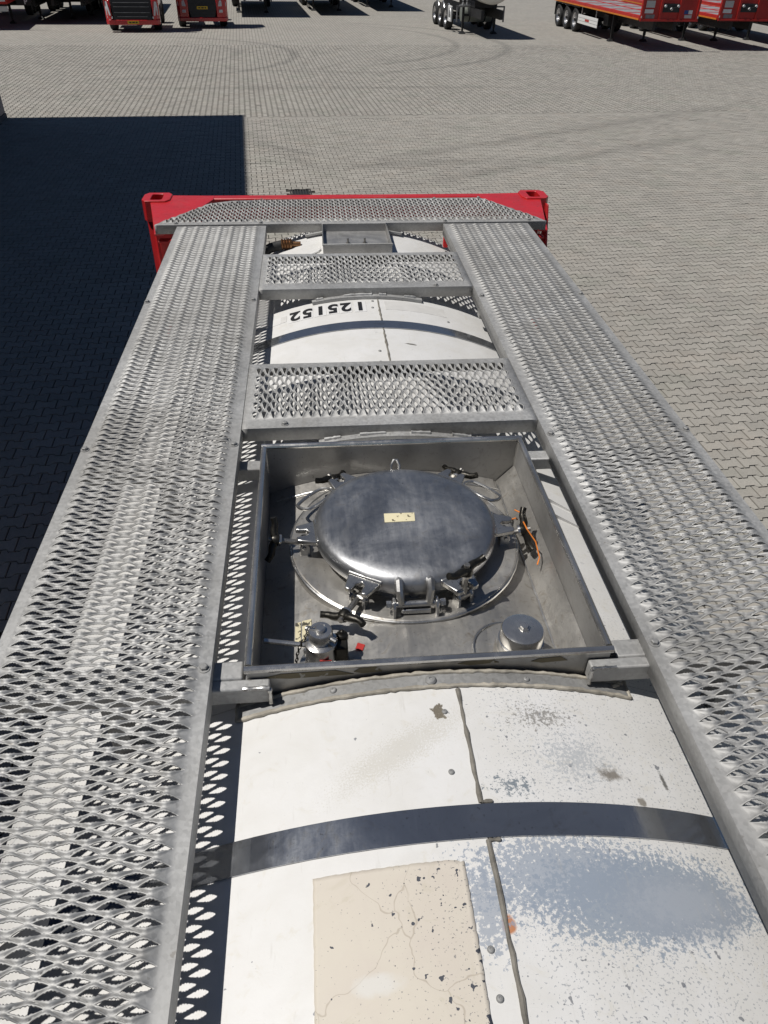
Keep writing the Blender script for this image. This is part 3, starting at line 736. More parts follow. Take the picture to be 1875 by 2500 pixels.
# --- saddles under the cross walkways
for yy, x0, x1, xs in ((3.073, -.235, .235, ((-.22, -.19), (-.10, .02), (.05, .08), (.16, .21))), (1.952, -.225, .325, ((-.21, -.16), (-.1, -.02), (.06, .12), (.19, .25), (.27, .31)))):
    sd = P_(sheet(x0, x1, yy-.022, yy+.01, .014, th=.012), 'saddle_plate', 'galv')
    for a, b in xs:
        P_(bead([(a+(b-a)*i/8, yy-.004, ZC+math.sqrt((RT+.015)**2-(a+(b-a)*i/8)**2)+.0) for i in range(9)], .006), 'weld', 'galv', sd)
sd = P_(sheet(-.26, -.17, 3.945, 3.965, .02, th=.01), 'saddle_plate', 'galv'); sd = P_(sheet(.165, .24, 3.945, 3.965, .02, th=.01), 'saddle_plate', 'galv')
# support beams below the walkways, with feet on the tank
for y in (-.1, 2.96):
    for s in (-1, 1):
        P_(MB().box(s*.47, s*.905, y-.022, y+.022, -.048, -.092).hexa([(s*.60-.03, y-.02, -.30), (s*.60+.03, y-.02, -.30), (s*.60+.03, y+.02, -.30), (s*.60-.03, y+.02, -.30), (s*.60-.03, y-.02, -.093), (s*.60+.03, y-.02, -.093), (s*.60+.03, y+.02, -.093), (s*.60-.03, y+.02, -.093)]), 'walkway_support', 'galv')
for x, y in ((.470, 3.93),):
    s = 1 if x > 0 else -1
    P_(MB().prism([(y-.012, -.115), (y+.022, -.115), (y+.014, -.06), (y, -.06)], 'x', x-.004*s, x+.02*s), 'bracket_tab', 'red', bevel=.002)

# --- spill box round the manhole
BX0, BX1, BY0, BY1, BZ = -.393, .384, 1.015, 1.868, -.004
T_ = .007; BB = -.26
def wall(name, x0, x1, y0, y1, rim):
    w_ = P_(MB().box(x0, x1, y0, y1, BB, BZ-.006), name, 'box_steel', bevel=.0015)
    P_(MB().tube(rim, .0082, 10), 'rim', 'valve_steel', w_); return w_
bxf = wall('box_wall', BX0, BX1, BY0, BY0+T_, [(BX0-.004, BY0+T_/2, BZ-.006), (BX1+.004, BY0+T_/2, BZ-.006)])
bxb = wall('box_wall', BX0, BX1, BY1-T_, BY1, [(BX0-.004, BY1-T_/2, BZ-.006), (BX1+.004, BY1-T_/2, BZ-.006)])
bxl = wall('box_wall', BX0-.0005, BX0+T_, BY0+T_+.001, BY1-T_-.001, [(BX0+T_/2, BY0+.012, BZ-.006), (BX0+T_/2, BY1-.012, BZ-.006)])
bxr = wall('box_wall', BX1-T_, BX1+.0005, BY0+T_+.001, BY1-T_-.001, [(BX1-T_/2, BY0+.012, BZ-.006), (BX1-T_/2, BY1-.012, BZ-.006)])
RF, ZF = 1.12, -.118
def zfl(x): return ZF - RF + math.sqrt(RF*RF - x*x)
fb = MB(); vs = []; fs = []; n = 28
for i in range(n+1):
    x = BX0+T_+.0005 + (BX1-BX0-2*T_-.001)*i/n
    for y in (BY0+T_+.0005, BY1-T_-.0005):
        for dz in (0, -.006): vs.append((x, y, zfl(x)+dz))
for i in range(n):
    b = i*4; d = b+4; fs += [(b, d, d+2, b+2), (b+3, d+3, d+1, b+1), (b, b+1, d+1, d), (b+2, d+2, d+3, b+3)]
fb.add(vs, fs); flo = P_(fb, 'box_floor', 'floor_steel')
# sloping apron strips at right and far sides, welds along the corners
P_(MB().add([(BX1-T_-.001, BY0+.01, -.105), (BX1-T_-.001, BY1-.01, -.105), (BX1-.06, BY1-.01, zfl(BX1-.06)+.002), (BX1-.06, BY0+.01, zfl(BX1-.06)+.002), (BX1-T_-.001, BY0+.01, -.19), (BX1-T_-.001, BY1-.01, -.19)], [(0, 1, 2, 3), (4, 3, 2, 5), (0, 3, 4), (1, 5, 2), (0, 4, 5, 1)]), 'fillet_plate', 'floor_steel', flo)
P_(bead([(BX1-.06+random.uniform(-.001, .001), BY0+.02+.02*i, zfl(BX1-.06)+.003) for i in range(41)], .0030), 'weld', 'cast_steel', flo)
pts = [(BX0+.03+(BX1-BX0-.07)*i/40, BY1-.055, zfl(BX0+.03+(BX1-BX0-.07)*i/40)+.001) for i in range(41)]
P_(bead(pts, .0032), 'weld', 'cast_steel', flo)
av = []; 
for i in range(29):
    x = BX0+T_+.002 + (BX1-BX0-2*T_-.064)*i/28; av += [(x, BY1-.054, zfl(x)+.0015), (x, BY1-T_-.001, zfl(x)+.006)]
P_(MB().add(av, [(2*i, 2*i+2, 2*i+3, 2*i+1) for i in range(28)]), 'fillet_plate', 'floor_steel', flo)
for x, y in ((BX0+T_, BY0+T_), (BX1-T_, BY0+T_), (BX0+T_, BY1-T_), (BX1-T_, BY1-T_)):
    P_(bead([(x, y, -.02-.017*i) for i in range(9)], .0045), 'weld', 'cast_steel', flo)
# stub beams carrying the box on the walkways (near and far)
for s, xa in ((-1, -.345), (1, .335)):
    b = P_(MB().box(xa, s*.9, .986, 1.0135, -.078, -.032).box(s*(.40 if s > 0 else .402), s*.905, 1.0136, 1.062, -.077, -.030), 'walkway_support', 'galv', bevel=.004)
    P_(bead([(xa, .984, -.034-.006*i) for i in range(8)], .0045), 'weld', 'cast_steel', b)
    P_(bead([(xa+s*.006*i, .986, -.031) for i in range(10)], .0045), 'weld', 'cast_steel', b)
    P_(MB().box(s*.398, s*.905, 1.80, 1.846, -.085, -.045), 'walkway_support', 'galv', bevel=.004)
    P_(MB().box(s*.66, s*.70, 1.0, 1.05, -.35, -.079), 'support_leg', 'galv', smooth=False); P_(MB().box(s*.66, s*.70, 1.80, 1.84, -.35, -.086), 'support_leg', 'galv', smooth=False)
# flat bars bracing the box on the tank flank
for y0, y1 in ((1.74, 1.66), (1.66, 1.60)):
    P_(MB().hexa([(.40, y0-.035, -.105), (.66, y1-.035, -.235), (.66, y1+.015, -.235), (.40, y0+.015, -.105), (.40, y0-.035, -.092), (.66, y1-.035, -.222), (.66, y1+.015, -.222), (.40, y0+.015, -.092)]), 'brace_bar', 'vinyl_white', smooth=False)
# remains of tape on the front wall
for i, (x0, x1, z0, z1) in enumerate(((-.36, -.17, -.040, -.022), (-.17, -.11, -.036, -.018), (.05, .14, -.030, -.016), (.21, .29, -.036, -.020))):
    pz = [(x0, z0+.006), (x0+(x1-x0)*.3, z0), (x1, z0+.003), (x1-(x1-x0)*.2, z1), (x0+(x1-x0)*.2, z1-.002)]
    P_(MB().prism(pz, 'y', BY0-.0012, BY0-.0001), 'tape_remnant', 'old_tape', bxf, smooth=False)

# --- manhole: pad ring, neck, lid
LX0, LY0 = -.005, 1.527
ring = P_(MB().lathe([(.305, ZF-.05), (.308, ZF+.0035), (.304, ZF+.006), (.300, ZF+.0062), (.296, ZF+.0063), (.20, ZF+.0066), (0, ZF+.0067)], (LX0, LY0+.008, 0), 'z', 72), 'pad_ring', 'floor_steel', ang=15)
wb = [(LX0+.309*math.cos(t), LY0+.008+.309*math.sin(t)) for t in np.linspace(0, 2*math.pi, 97)[:-1]]
P_(MB().tube([(x, y, ZF+.0005) for x, y in wb], [.0042*(1+random.uniform(-.3, .3)) for _ in wb], 8, closed=True), 'weld', 'cast_steel', ring)
P_(MB().lathe([(.222, ZF-.02), (.222, -.088), (.236, -.086), (.236, -.076), (.20, -.076)], (LX0, LY0, 0), 'z', 72), 'manhole_neck', 'cast_steel')
LR = .243
lid = P_(MB().lathe([(.232, -.0745), (LR, -.073), (LR+.001, -.052), (LR-.003, -.046), (.236, -.039), (.226, -.033), (.212, -.0285), (.195, -.0255), (.15, -.0222), (.07, -.0195), (.0001, -.0188)], (LX0, LY0, 0), 'z', 96), 'manhole_lid', 'lid_steel', ang=60)
P_(MB().hexa([(-.063, 1.494, -.0205), (.017, 1.495, -.0205), (.019, 1.530, -.0205), (-.062, 1.531, -.0205), (-.063, 1.494, -.0178), (.017, 1.495, -.0178), (.019, 1.530, -.0178), (-.062, 1.531, -.0178)]), 'label_plate', 'cream_label', lid, smooth=False)
# loop handles
def loop(cx, cy, ang, name, L=.062, Wd=.026, z=-.058, tilt=.02):
    pts = []
    for i in range(28):
        t = 2*math.pi*i/28; c, s = math.cos(t), math.sin(t)
        p = (L*.55*(1 if c > 0 else -1)*min(1, abs(c)*1.6) + Wd*.9*c, Wd*s*1.15)
        x = p[0]*math.cos(ang) - p[1]*math.sin(ang); y = p[0]*math.sin(ang) + p[1]*math.cos(ang)
        pts.append((cx+x, cy+y, z + tilt*p[1]/Wd*-.3))
    return P_(MB().tube(pts, .0048, 8, closed=True), name, 'cast_steel', lid)
loop(-.243, 1.662, R(48), 'lifting_loop'); loop(.232, 1.668, R(-50), 'lifting_loop')
# locking eye at the back
P_(MB().tube([(-.018, LY0+.244, -.075), (-.018, LY0+.262, -.040), (-.010, LY0+.270, -.028), (0, LY0+.270, -.028), (.006, LY0+.262, -.040), (.006, LY0+.244, -.075)], .0045, 8), 'locking_eye', 'cast_steel', lid)
# wing nut shared mesh: bar along local x, bolt axis local z
wn = MB(); bar = []; rad = []
for i in range(13):
    s = i/6-1; bar.append((.058*s, .004*math.sin(s*3), .010*abs(s)**1.4 - .002*math.cos(s*9))); rad.append(.0078 + .0042*(1-abs(s)) + (.0012 if abs(s) > .9 else 0))
wn.tube(bar, rad, 10); wn.lathe([(.0165, -.010), (.0165, -.004), (.014, .006), (.012, .009), (0, .009)], n=18)
wn_me = wn.mesh('wing_nut', M['dark_iron'], ang=50)
lug = MB(); sh = [(-.046, -.012), (.046, -.012), (.034, .030), (.030, .044), (.016, .046), (.012, .036), (.011, .018), (0, .010), (-.011, .018), (-.012, .036), (-.016, .046), (-.030, .044), (-.034, .030)]
lug.prism(sh, 'z', -.008, .006); lug_me = lug.mesh('clamp_lug', M['cast_steel'])
lug.tube([(-.046, -.010, .004), (.046, -.010, .004)], .008, 8); lug_me = lug.mesh('clamp_lug', M['cast_steel'])
ck = MB()
for s in (-1, 1): ck.prism([(-.004, -.045), (.022, -.045), (.022, -.012), (.014, -.002), (.004, -.002), (-.004, -.012)], 'x', s*.018-.004, s*.018+.004)
ck.tube([(-.026, .011, -.014), (.026, .011, -.014)], .0055, 8)
ck_me = ck.mesh('clamp_bracket', M['cast_steel'])
wash = MB().lathe([(.016, -.003), (.016, .003), (.008, .003)], n=16).mesh('washer', M['valve_steel'])
def clamp(th, closed=False, tip=.085, bar_rot=0.0, dz=0.0, name='swing_clamp'):
    er_ = Vector((math.cos(th), math.sin(th), 0)); et = Vector((-er_.y, er_.x, 0)); c = Vector((LX0, LY0, 0))
    m = Matrix.Identity(4); 
    def frame(o, X, Y, Z):
        return Matrix(((X.x, Y.x, Z.x, o.x), (X.y, Y.y, Z.y, o.y), (X.z, Y.z, Z.z, o.z), (0, 0, 0, 1)))
    Z = Vector((0, 0, 1)); loc = Vector(OFF)
    lg = link('clamp_lug', lug_me, lid, .0025); lg.matrix_local = frame(c + er_*.246 + Z*-.056 + loc, -et, er_, Z)
    br = link('clamp_bracket', ck_me, TC, .0012); br.matrix_local = frame(c + er_*.262 + Z*-.072 + loc, -et, er_, Z)
    piv = c + er_*.273 + Z*-.086
    d = Z if closed else (er_*.95 + Z*(.16+dz)).normalized()
    b = MB().tube([piv - d*.008, piv + d*.010, piv + d*(tip+.018)], [.009, .0075, .0072], 10).tube([piv - et*.014, piv + et*.014], .010, 10)
    cb = P_(b, 'swing_bolt', 'thread')
    side = (et*math.cos(bar_rot) + d.cross(et)*math.sin(bar_rot)).normalized()
    for nm, me, k in (('wing_nut', wn_me, tip), ('washer', wash, tip-.013)):
        o = link(nm, me, cb); o.matrix_local = frame(piv + d*k + loc, side, d.cross(side), d)
for th, cl_, tp, br_, dz in ((R(-120.5), False, .078, .15, -.10), (R(-64), True, .082, .1, 0), (R(-4), False, .052, .75, .1), (R(184.5), False, .078, -1.0, .1), (R(127.5), False, .038, .25, .25), (R(52.5), False, .040, -.2, .25)):
    clamp(th, cl_, tp, br_, dz)
# hinge
for x in (-.047, .030):
    pts = [(x, 1.300, -.044), (x, 1.282, -.034), (x, 1.266, -.046), (x+(.004 if x < 0 else -.004), 1.256, -.080)]
    P_(MB().tube(pts, [.010, .011, .010, .010], 8), 'hinge_arm', 'cast_steel', lid)
hp = P_(MB().tube([(-.066, 1.256, -.083), (.052, 1.258, -.083)], .0085, 12), 'hinge_pin', 'cast_steel')
P_(MB().box(-.043, .030, 1.246, 1.268, -.108, -.094), 'hinge_plate', 'cast_steel', hp, bevel=.003)
for x in (-.060, .044):
    pl_ = [(1.236, -.116), (1.274, -.116), (1.274, -.080), (1.266, -.068), (1.248, -.068), (1.238, -.080)]
    P_(MB().prism(pl_, 'x', x-.004, x+.004), 'hinge_cheek', 'cast_steel', hp, bevel=.002)
for s, x in ((-1, -.073), (1, .059)): P_(MB().lathe([(.010, -.006), (.010, .006)], (x, 1.257, -.083), 'x', 6), 'hinge_nut', 'valve_steel', hp)
# orange wire on the right clamp
P_(MB().tube([(.305, 1.57, -.055), (.318, 1.545, -.048), (.314, 1.515, -.05), (.318, 1.48, -.052), (.338, 1.455, -.075), (.345, 1.425, -.105), (.335, 1.405, -.112)], .0019, 6), 'wire_tie', 'red_wire')
P_(MB().tube([(.289, 1.53, -.055), (.296, 1.522, -.045), (.302, 1.527, -.055)], .0022, 6), 'wire_tie', 'red_wire')
# --- air valve (near left)
VX, VY = -.238, 1.128; zb = zfl(VX)
va_ = P_(MB().lathe([(.052, zb-.01), (.052, zb+.012), (.040, zb+.016), (.036, zb+.03), (.034, -.062), (.037, -.060), (.037, -.054), (.030, -.050)], (VX, VY, 0), 'z', 32), 'air_valve', 'valve_steel')
for k in range(6):
    t = R(20+60*k); P_(MB().lathe([(.007, zb+.010), (.007, zb+.030), (.005, zb+.032), (0, zb+.032)], (VX+.046*math.cos(t), VY+.046*math.sin(t), 0), 'z', 6), 'flange_bolt', 'valve_steel', va_)
cap = P_(MB().lathe([(.026, -.050), (.0275, -.046), (.0275, -.026), (.025, -.022), (.0115, -.0215), (.0115, -.014), (.009, -.012), (0, -.012)], (VX, VY+.002, 0), 'z', 28), 'valve_cap', 'valve_steel', va_)
P_(MB().tube([(VX-.032, VY+.018, -.030), (VX-.020, VY+.012, -.030)], .006, 10), 'cap_lug', 'valve_steel', va_); P_(MB().tube([(VX+.020, VY-.012, -.034), (VX+.034, VY-.022, -.036)], .006, 10), 'cap_lug', 'valve_steel', va_)
P_(MB().tube([(VX-.030, VY+.006, -.075), (VX-.075, VY+.012, -.070), (VX-.128, VY+.018, -.064)], .0062, 10), 'valve_lever', 'valve_steel', va_)
P_(MB().box(VX+.030, VX+.060, VY-.02, VY+.03, zb+.01, -.062).lathe([(.014, -.075), (.014, -.055), (.006, -.052), (.006, -.044), (0, -.044)], (VX+.048, VY+.018, 0), 'z', 10), 'valve_body', 'dark_iron', va_, bevel=.004)
P_(MB().box(VX-.004, VX+.022, VY-.037, VY-.0345, -.105, -.080), 'label_plate', 'red_label', va_, smooth=False)
# chain, each link
ln_ = MB().tube([(.0035*math.cos(t), 0, .0065*math.sin(t)) for t in np.linspace(0, 2*math.pi, 11)[:-1]], .0011, 5, closed=True).mesh('chain_link', M['dark_iron'])
for k in range(13):
    f = k/12; x = VX-.030-.022*f-.012*math.sin(f*3); y = VY+.004-.035*f; z = -.035-.085*f
    link('chain_link', ln_, va_, loc=local(x, y, z), rot=(random.uniform(-.2, .2), .25, (k % 2)*1.57+.4))
P_(MB().tube([(VX-.012, VY+.006, -.016), (VX-.024, VY+.010, -.017), (VX-.031, VY+.005, -.024), (VX-.030, VY+.002, -.034)], .002, 6), 'chain_hook', 'valve_steel', va_)
P_(MB().hexa([(x, y, zfl(-.15)+z+.002) for z in (0, .0012) for x, y in ((-.160, 1.160), (-.143, 1.155), (-.136, 1.172), (-.153, 1.180))]), 'loose_tag', 'red_label', flo, smooth=False)
for x0, x1, y0, y1 in ((-.302, -.288, 1.212, 1.283), (-.285, -.262, 1.216, 1.285)):
    z0, z1 = zfl(x0)+.0015, zfl(x1)+.0015
    P_(MB().hexa([(x0, y0, z0), (x1, y0, z1), (x1, y1, z1), (x0, y1, z0), (x0, y0, z0+.001), (x1, y0, z1+.001), (x1, y1, z1+.001), (x0, y1, z0+.001)]), 'label_plate', 'worn_label', flo, smooth=False)
# --- relief valve (near right)
RX, RY = .214, 1.108; zb = zfl(RX)
rv = P_(MB().lathe([(.098, zb-.02), (.098, zb+.006), (.092, zb+.009), (.052, zb+.010), (.050, -.088), (.040, -.086), (.040, -.070)], (RX, RY+.02, 0), 'z', 40), 'relief_valve', 'floor_steel')
P_(MB().tube([(RX+.099*math.cos(t), RY+.02+.099*math.sin(t), zfl(RX+.099*math.cos(t))+.002) for t in np.linspace(0, 2*math.pi, 49)[:-1]], .0035, 6, closed=True), 'weld', 'cast_steel', rv)
rc = P_(MB().lathe([(.047, -.088), (.0515, -.087), (.0515, -.062), (.049, -.061), (.049, -.036), (.046, -.030), (.040, -.0275), (0, -.0255)], (RX, RY, 0), 'z', 48), 'relief_cap', 'valve_steel', rv)
for k in range(4):
    t = R(45+90*k); P_(MB().box(RX+.046*math.cos(t)-.006, RX+.046*math.cos(t)+.006, RY+.046*math.sin(t)-.006, RY+.046*math.sin(t)+.006, -.105, -.086), 'cap_post', 'valve_steel', rv, smooth=False)
P_(MB().lathe([(.013, -.0268), (.013, -.0225), (.0095, -.0225), (.0095, -.018), (0, -.0172)], (RX+.003, RY, 0), 'z', 6), 'cap_nut', 'valve_steel', rv)
# --- small open box at the far end
sb = P_(MB().box(-.176, .162, 3.622, 3.627, -.052, .004).box(-.174, .160, 3.946, 3.951, -.052, .004).box(-.176, -.171, 3.6275, 3.9455, -.052, .004).box(.157, .162, 3.6275, 3.9455, -.052, .004), 'outlet_box', 'box_steel', bevel=.002)
P_(MB().box(-.170, .156, 3.628, 3.945, -.036, -.031), 'box_floor', 'box_steel', sb, smooth=False)
P_(MB().tube([(-.176, 3.624, .004), (.162, 3.624, .004), (.160, 3.949, .004), (-.174, 3.949, .004)], .005, 8, closed=True), 'rim', 'galv', sb)
for x in (-.05, .035): P_(MB().lathe([(.010, -.031), (.010, -.025), (.005, -.025), (.005, -.006), (0, -.006)], (x, 3.75, 0), 'z', 8), 'stud', 'thread', sb)
# vapour hose with brass coupling on the far left of the crown, and the cover plate outline
hs = P_(MB().tube([(-.62, 3.70, -.16), (-.52, 3.80, -.11), (-.44, 3.865, -.085), (-.385, 3.875, -.075)], .024, 12), 'hose', 'rubber')
cpts = [(.024, 0), (.028, .004), (.022, .012), (.028, .018), (.022, .026), (.028, .032), (.022, .040), (.027, .046), (.024, .055), (.015, .056), (.013, .10)]
P_(MB().lathe(cpts, (-.388, 3.876, -.072), 'x', 20), 'hose_coupling', 'brass', hs)
P_(MB().tube([on_tank(-.42, 3.62, .006), on_tank(-.20, 3.70, .006), on_tank(-.19, 3.72, .006), on_tank(-.19, 3.80, -.004)], .004, 6), 'cover_edge', 'vinyl_white', tk)

# ------------------------------------------------------------------ parked vehicles
def wheel_meshes(r=.51, wdt=.36, rim='alu'):
    ty = MB().lathe([(.30, -wdt/2+.03), (r-.06, -wdt/2), (r-.01, -wdt/2+.03), (r, -wdt/2+.07), (r, wdt/2-.07), (r-.01, wdt/2-.03), (r-.06, wdt/2), (.30, wdt/2-.03)], axis='x', n=32, caps=False).mesh('tyre', M['rubber'])
    rm = MB().lathe([(.0, -wdt/2+.10), (.14, -wdt/2+.09), (.15, -wdt/2+.13), (.24, -wdt/2+.15), (.275, -wdt/2+.035), (.305, -wdt/2+.025), (.305, wdt/2-.03), (.0, wdt/2-.04)], axis='x', n=32)
    for k in range(10):
        t = 2*math.pi*k/10; rm.lathe([(.016, -wdt/2+.10), (.016, -wdt/2+.15)], (0, .19*math.cos(t), .19*math.sin(t)), 'x', 6)
    hub = MB().lathe([(0, -wdt/2+.02), (.07, -wdt/2+.03), (.085, -wdt/2+.12)], axis='x', n=16)
    hole = MB()
    for k in range(10):
        t = 2*math.pi*(k+.5)/10; hole.lathe([(.028, -wdt/2+.144), (.028, -wdt/2+.165)], (0, .225*math.cos(t), .225*math.sin(t)), 'x', 10)
    return ty, rm.mesh('rim', M[rim]), hub.mesh('hub', M['black']), hole.mesh('hand_hole', M['black'])
WH = wheel_meshes(); WHD = (WH[0], wheel_meshes(rim='black')[1], WH[2], WH[3])
def wheel(root, x, y, left=True, r=.51, set_=WH):
    t = link('wheel', set_[0], root, loc=(x, y, r), rot=(random.random()*6, 0, 0 if left else math.pi))
    for nm, me in (('rim', set_[1]), ('hub', set_[2]), ('hand_hole', set_[3])): link(nm, me, t)
    return t
def L(mb, name, mat, parent, bevel=0, smooth=True): return mb.build(name, M[mat], parent, (0, 0, 0), smooth, bevel)

def tractor(name, x, y, rz, label, kind):
    t = empty(name, (x, y, 0), rz, label, 'truck', 'red tractor units parked facing the camera')
    W = 1.22
    # cab shell: side profile (y,z) extruded across
    prof = [(.02, .98), (.0, 1.25), (.03, 1.75), (.30, 2.75), (.50, 3.35), (.80, 3.72), (2.15, 3.72), (2.25, 3.5), (2.25, 1.0), (1.55, 1.0), (1.45, .98)]
    cab = L(MB().prism(prof[::-1], 'x', -W, W), 'cab', 'truck_red', t, .05)
    L(MB().hexa([(-1.12, .055, 1.80), (1.12, .055, 1.80), (1.12, .09, 1.80), (-1.12, .09, 1.80), (-1.06, .285, 2.72), (1.06, .285, 2.72), (1.06, .32, 2.72), (-1.06, .32, 2.72)]), 'windscreen', 'glass', cab, .01)
    for s in (-1, 1):
        L(MB().box(s*1.32, s*1.52, -.02, .16, 1.75, 2.65), 'mirror', 'black_plastic', t, .03); L(MB().tube([(s*1.2, .12, 2.5), (s*1.4, .06, 2.45)], .025, 8).tube([(s*1.2, .12, 1.95), (s*1.4, .06, 1.95)], .025, 8), 'mirror_arm', 'black_plastic', t)
        L(MB().box(s*1.221, s*1.235, .55, 1.5, 1.3, 3.2), 'door', 'truck_red', t, .01)
    if kind == 'A':
        b = MB(); sec = [(-1.22, .10), (-1.10, -.06), (-.6, -.14), (.6, -.14), (1.10, -.06), (1.22, .10), (1.22, .55), (-1.22, .55)]
        L(MB().prism(sec, 'z', .30, .50), 'bumper', 'truck_red', t, .02)
        for s in (-1, 1):
            pl = [(s*1.215, .12), (s*1.10, -.04), (s*.93, -.10), (s*.93, .50), (s*1.215, .50)]
            if sum(a[0]*c[1]-c[0]*a[1] for a, c in zip(pl, pl[1:]+pl[:1])) < 0: pl = pl[::-1]
            L(MB().prism(pl, 'z', .502, 1.26), 'corner_panel', 'truck_red', t, .02)
            h = L(MB().hexa([(s*q[0], q[1], q[2]) for q in ((1.16, .02, .66), (.96, -.115, .66), (.96, -.06, .66), (1.16, .08, .66), (1.19, .04, 1.20), (1.06, -.085, 1.20), (1.06, -.03, 1.20), (1.19, .1, 1.20))]), 'headlight', 'lamp', t, .01)
            L(MB().hexa([(s*q[0], q[1], q[2]) for q in ((1.14, .0, .54), (.90, -.118, .54), (.90, -.06, .54), (1.14, .06, .54), (1.15, .01, .63), (.90, -.118, .63), (.90, -.06, .63), (1.15, .07, .63))]), 'fog_light', 'lamp', t, .01)
        L(MB().hexa([(-.86, -.11, .502), (.86, -.11, .502), (.86, .3, .502), (-.86, .3, .502), (-.92, -.05, 1.55), (.92, -.05, 1.55), (.92, .3, 1.55), (-.92, .3, 1.55)]), 'grille', 'black_plastic', t, .02)
        sl_ = MB().box(-.80, .80, -.135, -.108, -.012, .012).mesh('grille_slat', M['deck'], smooth=False)
        for z in (.62, .78, 1.0, 1.16):
            o = link('grille_slat', sl_, t, loc=(0, .0, z)); o.scale = (1 if z > .7 else .85, 1, .8); o.location.y = (z-.5)*.06
        L(MB().box(-.26, .26, -.165, -.141, .34, .46), 'number_plate', 'plate_yellow', t); pz = (-.166, .37, .43)
        for a, c in ((-.19, -.09), (-.05, .07), (.11, .19)): L(MB().box(a, c, -.169, -.1655, .375, .425), 'plate_lettering', 'ink', t, smooth=False)
    else:
        sec = [(-1.22, .10), (-1.10, -.06), (-.6, -.13), (.6, -.13), (1.10, -.06), (1.22, .10), (1.22, .55), (-1.22, .55)]
        L(MB().prism(sec, 'z', .30, .46), 'bumper', 'truck_red', t, .02)
        for s in (-1, 1):
            pl = [(s*1.215, .12), (s*1.10, -.04), (s*.68, -.11), (s*.60, .5), (s*1.215, .5)]
            if sum(a[0]*c[1]-c[0]*a[1] for a, c in zip(pl, pl[1:]+pl[:1])) < 0: pl = pl[::-1]
            L(MB().prism(pl, 'z', .462, 1.50), 'corner_panel', 'truck_red', t, .03)
            L(MB().hexa([(s*q[0], q[1], q[2]) for q in ((1.14, -.0, .92), (.78, -.125, .92), (.78, -.05, .92), (1.14, .08, .92), (1.19, .03, 1.14), (.84, -.105, 1.16), (.84, -.05, 1.16), (1.19, .1, 1.14))]), 'headlight', 'lamp', t, .01)
            L(MB().hexa([(s*q[0], q[1], q[2]) for q in ((1.10, -.02, .66), (.80, -.12, .66), (.80, -.05, .66), (1.10, .08, .66), (1.12, -.01, .78), (.80, -.12, .78), (.80, -.05, .78), (1.12, .08, .78))]), 'fog_light', 'lamp', t, .01)
        L(MB().hexa([(-.58, -.10, .462), (.58, -.10, .462), (.58, .3, .462), (-.58, .3, .462), (-.80, -.06, 1.36), (.80, -.06, 1.36), (.80, .3, 1.36), (-.80, .3, 1.36)]), 'grille', 'black_plastic', t, .02)
        sl_ = MB().box(-.62, .62, -.11, -.09, -.01, .01).mesh('grille_slat', M['black'], smooth=False)
        for z in (.58, .72, 1.02, 1.18): link('grille_slat', sl_, t, loc=(0, (z-.5)*.04, z))
        L(MB().box(-.26, .26, -.13, -.105, .80, .92), 'number_plate', 'plate_yellow', t)
        for a, c in ((-.19, -.09), (-.05, .07), (.11, .19)): L(MB().box(a, c, -.134, -.1305, .835, .885), 'plate_lettering', 'ink', t, smooth=False)
        L(MB().box(-.5, .5, -.10, -.06, 1.385, 1.41), 'grille_trim', 'alu', t)
    L(MB().box(-.45, -.30, .4, 6.0, .55, .85).box(.30, .45, .4, 6.0, .55, .85).box(-.9, .9, .6, 1.1, .45, .9), 'chassis', 'black', t, smooth=False)
    for s in (-1, 1):
        wheel(t, s*1.02, 1.25, s < 0, set_=WHD); wheel(t, s*1.0, 4.9, s < 0, set_=WHD)
        L(MB().box(s*.55, s*1.15, 2.2, 3.6, .45, 1.0), 'fuel_tank', 'black', t, .05)
    return t
tractor('tractor_unit', -8.25, 42.2, R(6), 'red tractor unit with black slatted grille above a low yellow plate', 'A')
tractor('tractor_unit', -5.25, 44.3, R(8), 'red tractor unit with yellow plate inside its dark central grille', 'B')

def landing_leg(t, x, y, top=1.15, mat='black'):
    g = L(MB().box(x-.055, x+.055, y-.055, y+.055, .25, top).box(x-.04, x+.04, y-.04, y+.04, .05, .26), 'landing_leg', mat, t, .008)
    L(MB().hexa([(x-.16, y-.15, .0), (x+.16, y-.15, .0), (x+.16, y+.15, .0), (x-.16, y+.15, .0), (x-.08, y-.08, .10), (x+.08, y-.08, .10), (x+.08, y+.08, .10), (x-.08, y+.08, .10)]), 'foot', mat, g)
def running_gear(t, ys, W=1.22, set_=WH, legs=3.9, mat='black'):
    L(MB().box(-.52, -.38, .3, ys[-1]+1.0, .75, 1.12).box(.38, .52, .3, ys[-1]+1.0, .75, 1.12), 'chassis_rail', mat, t, smooth=False)
    for y in ys:
        for s in (-1, 1): wheel(t, s*(W-.17), y, s < 0, set_=set_)
        L(MB().tube([(-W+.2, y, .51), (W-.2, y, .51)], .075, 10), 'axle', 'black', t)
    for s in (-1, 1): landing_leg(t, s*(W-.42), legs)
    L(MB().box(-W+.45, W-.45, legs-.03, legs+.03, .72, .82), 'leg_brace', 'black', t, smooth=False)
